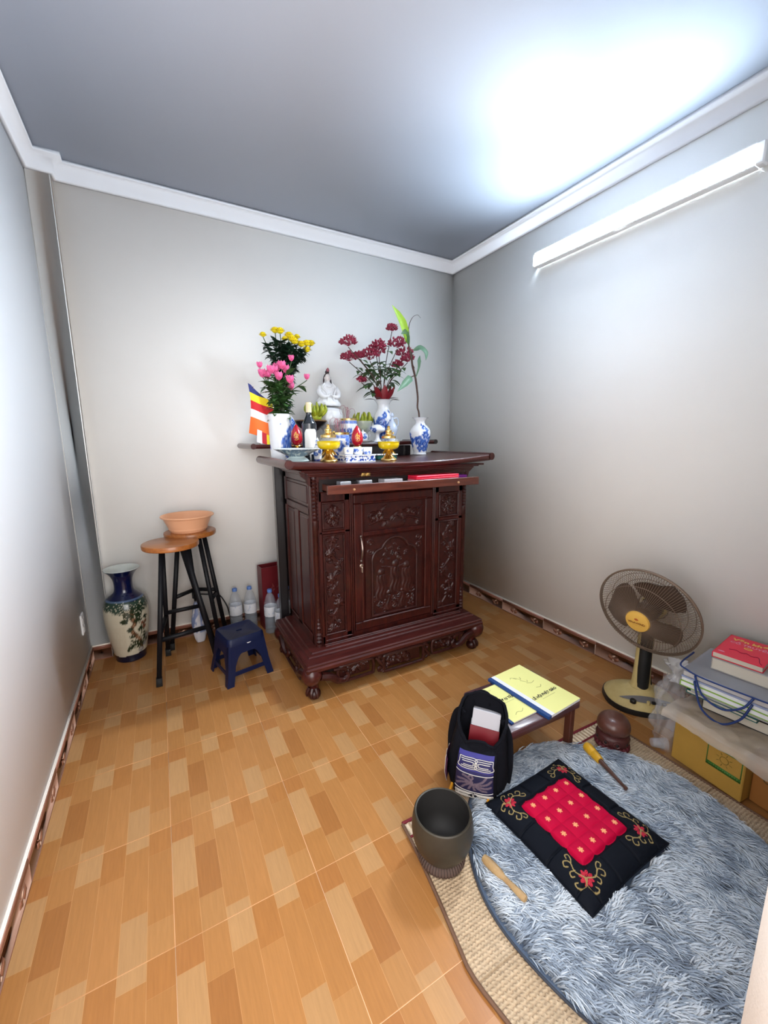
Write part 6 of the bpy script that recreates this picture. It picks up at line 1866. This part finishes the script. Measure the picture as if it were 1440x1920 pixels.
# low table with two booklets
t = thing('low_table', 'low dark purple-brown wooden table under the two yellow booklets', 'table', (1.395, -1.505, 0), math.radians(-1.5))
m_tab = mat('purple_brown_wood', srgb(72, 44, 48), .38, col2=srgb(88, 56, 58), vscale=8, stretch=(1, 8, 8), coat=.2)
def rrect(x, y, r, n=6):
    P = []
    for cx_, cy_, a0 in ((1, 1, 0), (-1, 1, PI / 2), (-1, -1, PI), (1, -1, 1.5 * PI)):
        for k in range(n): a = a0 + PI / 2 * k / (n - 1); P.append((cx_ * (x - r) + r * math.cos(a), cy_ * (y - r) + r * math.sin(a)))
    return P
mb = MB(); V = []; F = []
for (g, z) in ((.003, .196), (0, .199), (0, .217), (.003, .220)): V += [(x, y, z) for x, y in rrect(.212 - g, .148 - g, .022)]
for i in range(3):
    for k in range(24): F.append((i * 24 + k, i * 24 + (k + 1) % 24, (i + 1) * 24 + (k + 1) % 24, (i + 1) * 24 + k))
F += [tuple(range(24))[::-1], tuple(range(72, 96))]
mb.add(V, F).build('table_top', m_tab, t, world=False)
m_tableg = mat('table_leg_wood', srgb(84, 46, 34), .4, var=.15, vscale=10)
MB().box(-.185, .185, -.122, -.108, .155, .197, .002).box(-.185, .185, .108, .122, .155, .197, .002).box(-.185, -.171, -.108, .108, .155, .197, .002).box(.171, .185, -.108, .108, .155, .197, .002).build('apron', m_tableg, t, world=False)
for sx in (-1, 1):
    for sy in (-1, 1): MB().box(sx * .186 - .014, sx * .186 + .014, sy * .112 - .016, sy * .112 + .016, 0, .197, .003).build('leg', m_tableg, t, world=False)
m_ylw = mat('yellow_paper', srgb(238, 234, 150), .6)
m_bspine = mat('blue_tape', srgb(22, 62, 120), .45)
m_ink = mat('black_ink', srgb(58, 56, 40), .7); m_ink2 = mat('grey_ink', srgb(172, 170, 110), .7)
def booklet(label, c, rz, W, H, title, spw, z, th, tilt=0, whitestrip=0):
    t = thing('booklet', label, 'booklet', (*c, z), rz)
    MB().box(-W / 2 + .001, W / 2 - .001, -H / 2 + .001, H / 2 - .001, 0, th - .001).build('page_block', m_wpaper, t, world=False)
    q = MB().box(-W / 2, W / 2, -H / 2, H / 2, th - .001, th + .0004).build('cover', m_ylw, t, world=False)
    MB().box(-W / 2 - .002, -W / 2 + spw, -H / 2 - .001, H / 2 + .001, -.0003, th + .0010, .0005).build('spine_tape', m_bspine, t, world=False)
    if whitestrip: MB().box(-W / 2 + spw, -W / 2 + spw + whitestrip, -H / 2, H / 2, th, th + .0008).build('white_strip', m_wpaper, t, world=False)
    tx = MB(); zt = th + .0007
    put_text(tx, title, .0185, (.012, -H * .17 if whitestrip else .012, zt), (1, 0, 0), (0, 1, 0), bold=.0010)
    tx.build('title_print', m_ink, q, world=False, smooth=0)
    ty = MB(); y0 = (-H * .17 if whitestrip else .012)
    ty.box(-.03, .055, y0 - .021, y0 - .0195, zt, zt + .0001)
    if whitestrip:
        for P in ([(-.03, .10), (-.02, .108), (-.005, .085)], [(-.01, .10), (.01, .075), (.02, .09)], [(.0, .07), (.02, .045), (.03, .055)], [(.01, .04), (.03, .03), (.055, .035)], [(.02, -.005), (.04, -.012), (.055, -.002)]):
            ty.tube([(x, y, zt) for x, y in smooth_path(np.array(P), 4)], .0011, 4)
    else:
        ty.box(-.03, .01, H / 2 - .025, H / 2 - .0235, zt, zt + .0001)
        ty.tube([(x, y, zt) for x, y in smooth_path(np.array([(-.02, -.085), (.0, -.075), (.02, -.082), (.04, -.07)]), 4)], .0010, 4)
    ty.build('cover_sketch', m_ink2, q, world=False, smooth=0)
    return t
booklet('small yellow booklet with blue taped spine at the left of the low table', (1.298, -1.498), math.radians(1.5), .150, .228, 'KINH ĐẠI TẬP', .012, .2205, .006)
booklet('large yellow booklet with white strip and blue taped spine on the low table', (1.478, -1.496), math.radians(4.5), .222, .325, 'LỄ HỘI PHẬT GIÁO', .018, .2215, .012, whitestrip=.022)

# backpack
BPC = (1.080, -1.585)
BPR = math.radians(-48)
t = thing('backpack', 'black backpack with purple embroidered front pocket leaning by the low table', 'backpack', (*BPC, 0), BPR)
m_bag_b = mat('black_canvas', (.0030, .0032, .0060), .9, bump=.35, bscale=320, spec=.2)
m_purple = mat('indigo_cloth', (.020, .012, .110), .7, var=.15, vscale=40)
m_cordw = mat('silver_cord', srgb(200, 194, 186), .55)
n = 64; a = np.arange(n) * 2 * PI / n
def sect(z):
    zs = [0, .02, .06, .12, .18, .24, .29, .325]
    rx = np.interp(z, zs, [.092, .108, .116, .114, .104, .094, .088, .078]); ry = np.interp(z, zs, [.070, .086, .092, .088, .080, .072, .060, .040])
    cy = np.interp(z, zs, [0, 0, 0, .004, .010, .020, .035, .050]); cx = np.interp(z, zs, [0, 0, 0, 0, .002, .006, .012, .016])
    return rx, ry, cx, cy
zz = np.linspace(.0, .262, 34)
G = []
for z in zz:
    rx, ry, cx, cy = sect(z); p = 2.7
    c_, s_ = np.cos(a), np.sin(a)
    x = np.sign(c_) * np.abs(c_) ** (2 / p) * rx; y = np.sign(s_) * np.abs(s_) ** (2 / p) * ry
    w = 1 + .05 * (fbm(np.cos(a) * 3 + 4, np.sin(a) * 3 + z * 22) - .5)
    # the mouth is higher at the back than at the front
    dz = z + (z / .262) ** 2 * (.062 * (y / ry) + .010 * np.abs(x / rx))
    dz = dz + (z / .262) * .05 * (fbm(np.cos(a) * 2.0, np.sin(a) * 2.0 + 3) - .5)
    G.append(np.stack([x * w + cx, y * w + cy, dz], -1))
G = np.array(G)
mb = MB().grid(G[..., 0], G[..., 1], G[..., 2], closed_u=True)
In = G[::-1][:16].copy(); ctr = G.mean(1)[::-1][:16]
In = ctr[:, None, :] + (In - ctr[:, None, :]) * np.array((.90, .88, 1.0))
mb.grid(In[..., 0], In[..., 1], In[..., 2], closed_u=True)
mb.add(G[0], [tuple(range(n))[::-1]]); mb.add(In[-1], [tuple(range(n))])
mb.build('bag_body', m_bag_b, t, world=False, smooth=180)
rim = G[-1]; MB().tube((rim + ctr[0] + (rim - ctr[0]) * -.05) * .5 + (rim - ctr[0]) * .0 if False else rim, .0065, 7, closed=True).build('mouth_rim', m_bag_b, t, world=False)
MB().tube(smooth_path([(-.030, .075, .285), (-.034, .098, .318), (.0, .108, .335), (.034, .104, .318), (.030, .080, .290)], 5), .008, 8, sq=.5).build('carry_handle', m_bag_b, t, world=False)
MB().tube(smooth_path([(-.070, .050, .275), (-.098, .060, .24), (-.114, .055, .16), (-.112, .045, .07), (-.104, .055, .015)], 6), .016, 8, sq=.35).build('shoulder_strap', m_bag_b, t, world=False)
MB().tube(smooth_path([(.085, .040, .270), (.112, .020, .22), (.120, -.010, .14), (.114, .0, .05), (.108, .010, .012)], 6), .016, 8, sq=.35).build('shoulder_strap', m_bag_b, t, world=False)
# front pocket: bulging rounded box with flap
def pk_pt(u, v, out=0.0):
    """u -1..1 across, v 0..1 up; on the bulge of the front pocket (front = -y)"""
    z = .010 + .198 * v
    rx, ry, cx, cy = sect(z)
    w = .082 * (1 - .12 * v)
    x = u * w
    bul = .034 * (np.sin(PI * np.clip(.08 + .84 * v, 0, 1)) ** .6) * np.clip(1 - np.abs(u) ** 4, 0, 1) ** .5
    y = cy - ry * .93 - bul - out
    # the top leans back
    y = y + .050 * np.clip(v - .80, 0, 1) / .2 * .6
    return np.stack([x + cx, y, z - .012 * np.clip(v - .8, 0, 1) / .2], -1)
U, V_ = np.meshgrid(np.linspace(-1, 1, 40), np.linspace(0, 1, 40))
P = pk_pt(U, V_)
mb = MB().grid(P[..., 0], P[..., 1], P[..., 2])
POC = mb.build('front_pocket', m_bag_b, t, world=False, smooth=180)
# indigo embroidered patch on the pocket
U, V_ = np.meshgrid(np.linspace(-.92, .86, 70), np.linspace(.16, .92, 80))
P = pk_pt(U, V_, .0018)
cc = np.tile(np.array((.008, .006, .040)), (U.size, 1)).reshape(U.shape + (3,)).astype(float)
cc[(V_ > .60)] = (.012, .009, .075); cc[(V_ > .86) | ((V_ > .655) & (V_ < .675))] = (.032, .026, .18)
# brocade phoenix: feathered swirls in dusty pink
md = (V_ > .30) & (V_ < .60)
X_, Y_ = U * .075, V_ * .198
feat = np.zeros(U.shape)
for (x0, y0, L_, an) in [(-.010, .085, .05, 2.5), (-.010, .085, .055, 2.9), (-.008, .085, .05, 3.3), (-.006, .083, .045, -2.4), (.0, .085, .055, .2), (.002, .085, .06, -.15), (.002, .083, .055, -.5), (.0, .082, .045, -.9), (-.004, .080, .04, -1.5), (-.008, .09, .04, 2.1)]:
    P_ = [(x0 + L_ * s * math.cos(an + .5 * s), y0 + L_ * s * math.sin(an + .5 * s)) for s in np.linspace(0, 1, 7)]
    d = seg_dist(X_, Y_, P_); feat = np.maximum(feat, (d < .0040) * (.55 + .45 * (np.sin(d * 2600) > 0)))
neck = seg_dist(X_, Y_, smooth_path(np.array([(-.006, .084), (-.014, .096), (-.006, .106), (-.014, .116), (-.022, .110)]), 4)) < .0030
feat = np.maximum(feat, neck * 1.0)
cc = mixc(cc.reshape(-1, 3), np.array(srgb(112, 94, 104)), (feat * md * .9).ravel())
mb = MB().grid(P[..., 0], P[..., 1], P[..., 2], cc)
PT = mb.build('embroidered_patch', mat('brocade', (1, 1, 1), .6, attr=True), POC, world=False, smooth=180)
cd = MB()
def on(uv, out=.004): 
    uv = np.asarray(uv, float); return pk_pt(uv[:, 0], uv[:, 1], out)
def keyfret(cx_, w, v0, v1, s):
    """rounded meander of doubled cord"""
    for k in range(3):
        f = k * .17
        L_ = [(cx_ - s * w * (1 - f), v1 - (v1 - v0) * f * .95), (cx_ + s * w * (1 - f * 1.0), v1 - (v1 - v0) * f * .95), (cx_ + s * w * (1.04 - f), (v0 + v1) / 2), (cx_ + s * w * (1 - f), v0 + (v1 - v0) * f * .95), (cx_ - s * w * (1 - f * 1.5), v0 + (v1 - v0) * f * .95)]
        if k == 0: L_ += [(cx_ - s * w * 1.0, (v0 + v1) / 2), L_[0]]
        cd.tube(on(smooth_path(np.array(L_), 4)), .0014, 5)
keyfret(-.42, .40, .70, .85, 1); keyfret(.42, .40, .70, .85, -1)
cd.tube(on(np.stack([np.linspace(-.92, .86, 30), .600 + .02 * np.abs(np.linspace(-1, 1, 30))], -1)), .0014, 5)
cd.tube(on(np.stack([np.linspace(-.92, .86, 30), .300 - .03 * (1 - np.linspace(-1, 1, 30) ** 2)], -1)), .0013, 5)
keyfret(-.45, .38, .10, .23, -1); keyfret(.40, .40, .10, .23, 1)
cd.build('silver_cord', m_cordw, PT, world=False)
# patterned side band at the left
sb = MB()
zz2 = np.linspace(.02, .13, 12); aa2 = np.linspace(PI * .86, PI * 1.16, 12)
A2, Z2 = np.meshgrid(aa2, zz2)
rx, ry, cx, cy = sect(Z2)
Xs = np.sign(np.cos(A2)) * np.abs(np.cos(A2)) ** (2 / 2.7) * rx * 1.03 + cx; Ys = np.sign(np.sin(A2)) * np.abs(np.sin(A2)) ** (2 / 2.7) * ry * 1.03 + cy - .02
sb.grid(Xs - .003, Ys, Z2)
q = sb.build('side_band', mat('plum_cloth', (.070, .012, .070), .7), t, world=False, smooth=180)
for k in (2, 5, 8):
    MB().tube([(Xs[i, k] - .005, Ys[i, k], Z2[i, k]) for i in range(12)], .0014, 5).build('silver_cord', m_cordw, q, world=False)
# yellow tassels at the bottom corners
m_tas = mat('yellow_tassel', srgb(206, 142, 30), .6)
for (x, y, z) in ((-.085, -.098, .028), (.052, -.118, .018)):
    tb = MB().tube([(x, y + .01, z + .022), (x - .004, y - .006, z + .012), (x - .006, y - .010, z - .006)], [.010, .010, .008], 8, sq=.5)
    for k in range(4): tb.tube([(x - .006, y - .010, z - .006), (x - .010 + .006 * k, y - .016, z - .022)], .0016, 4)
    tb.build('tassel', m_tas, t, world=False)
# books inside the bag
t = thing('book', 'thick white-paged red-covered book standing in the open backpack', 'book', (BPC[0] + .030, BPC[1] + .012, .125), rot=(math.radians(-18), math.radians(4), BPR))
MB().box(-.052, .056, -.030, .016, 0, .158, .002).build('page_block', mat('grey_paper', (.46, .45, .48), .7), t, world=False)
MB().box(-.056, .058, -.034, -.030, 0, .096, .001).build('front_cover', mat('deep_red_cover', (.16, .004, .010), .4), t, world=False)
MB().box(-.056, .058, .016, .020, 0, .160, .001).build('back_cover', m_wpaper, t, world=False)
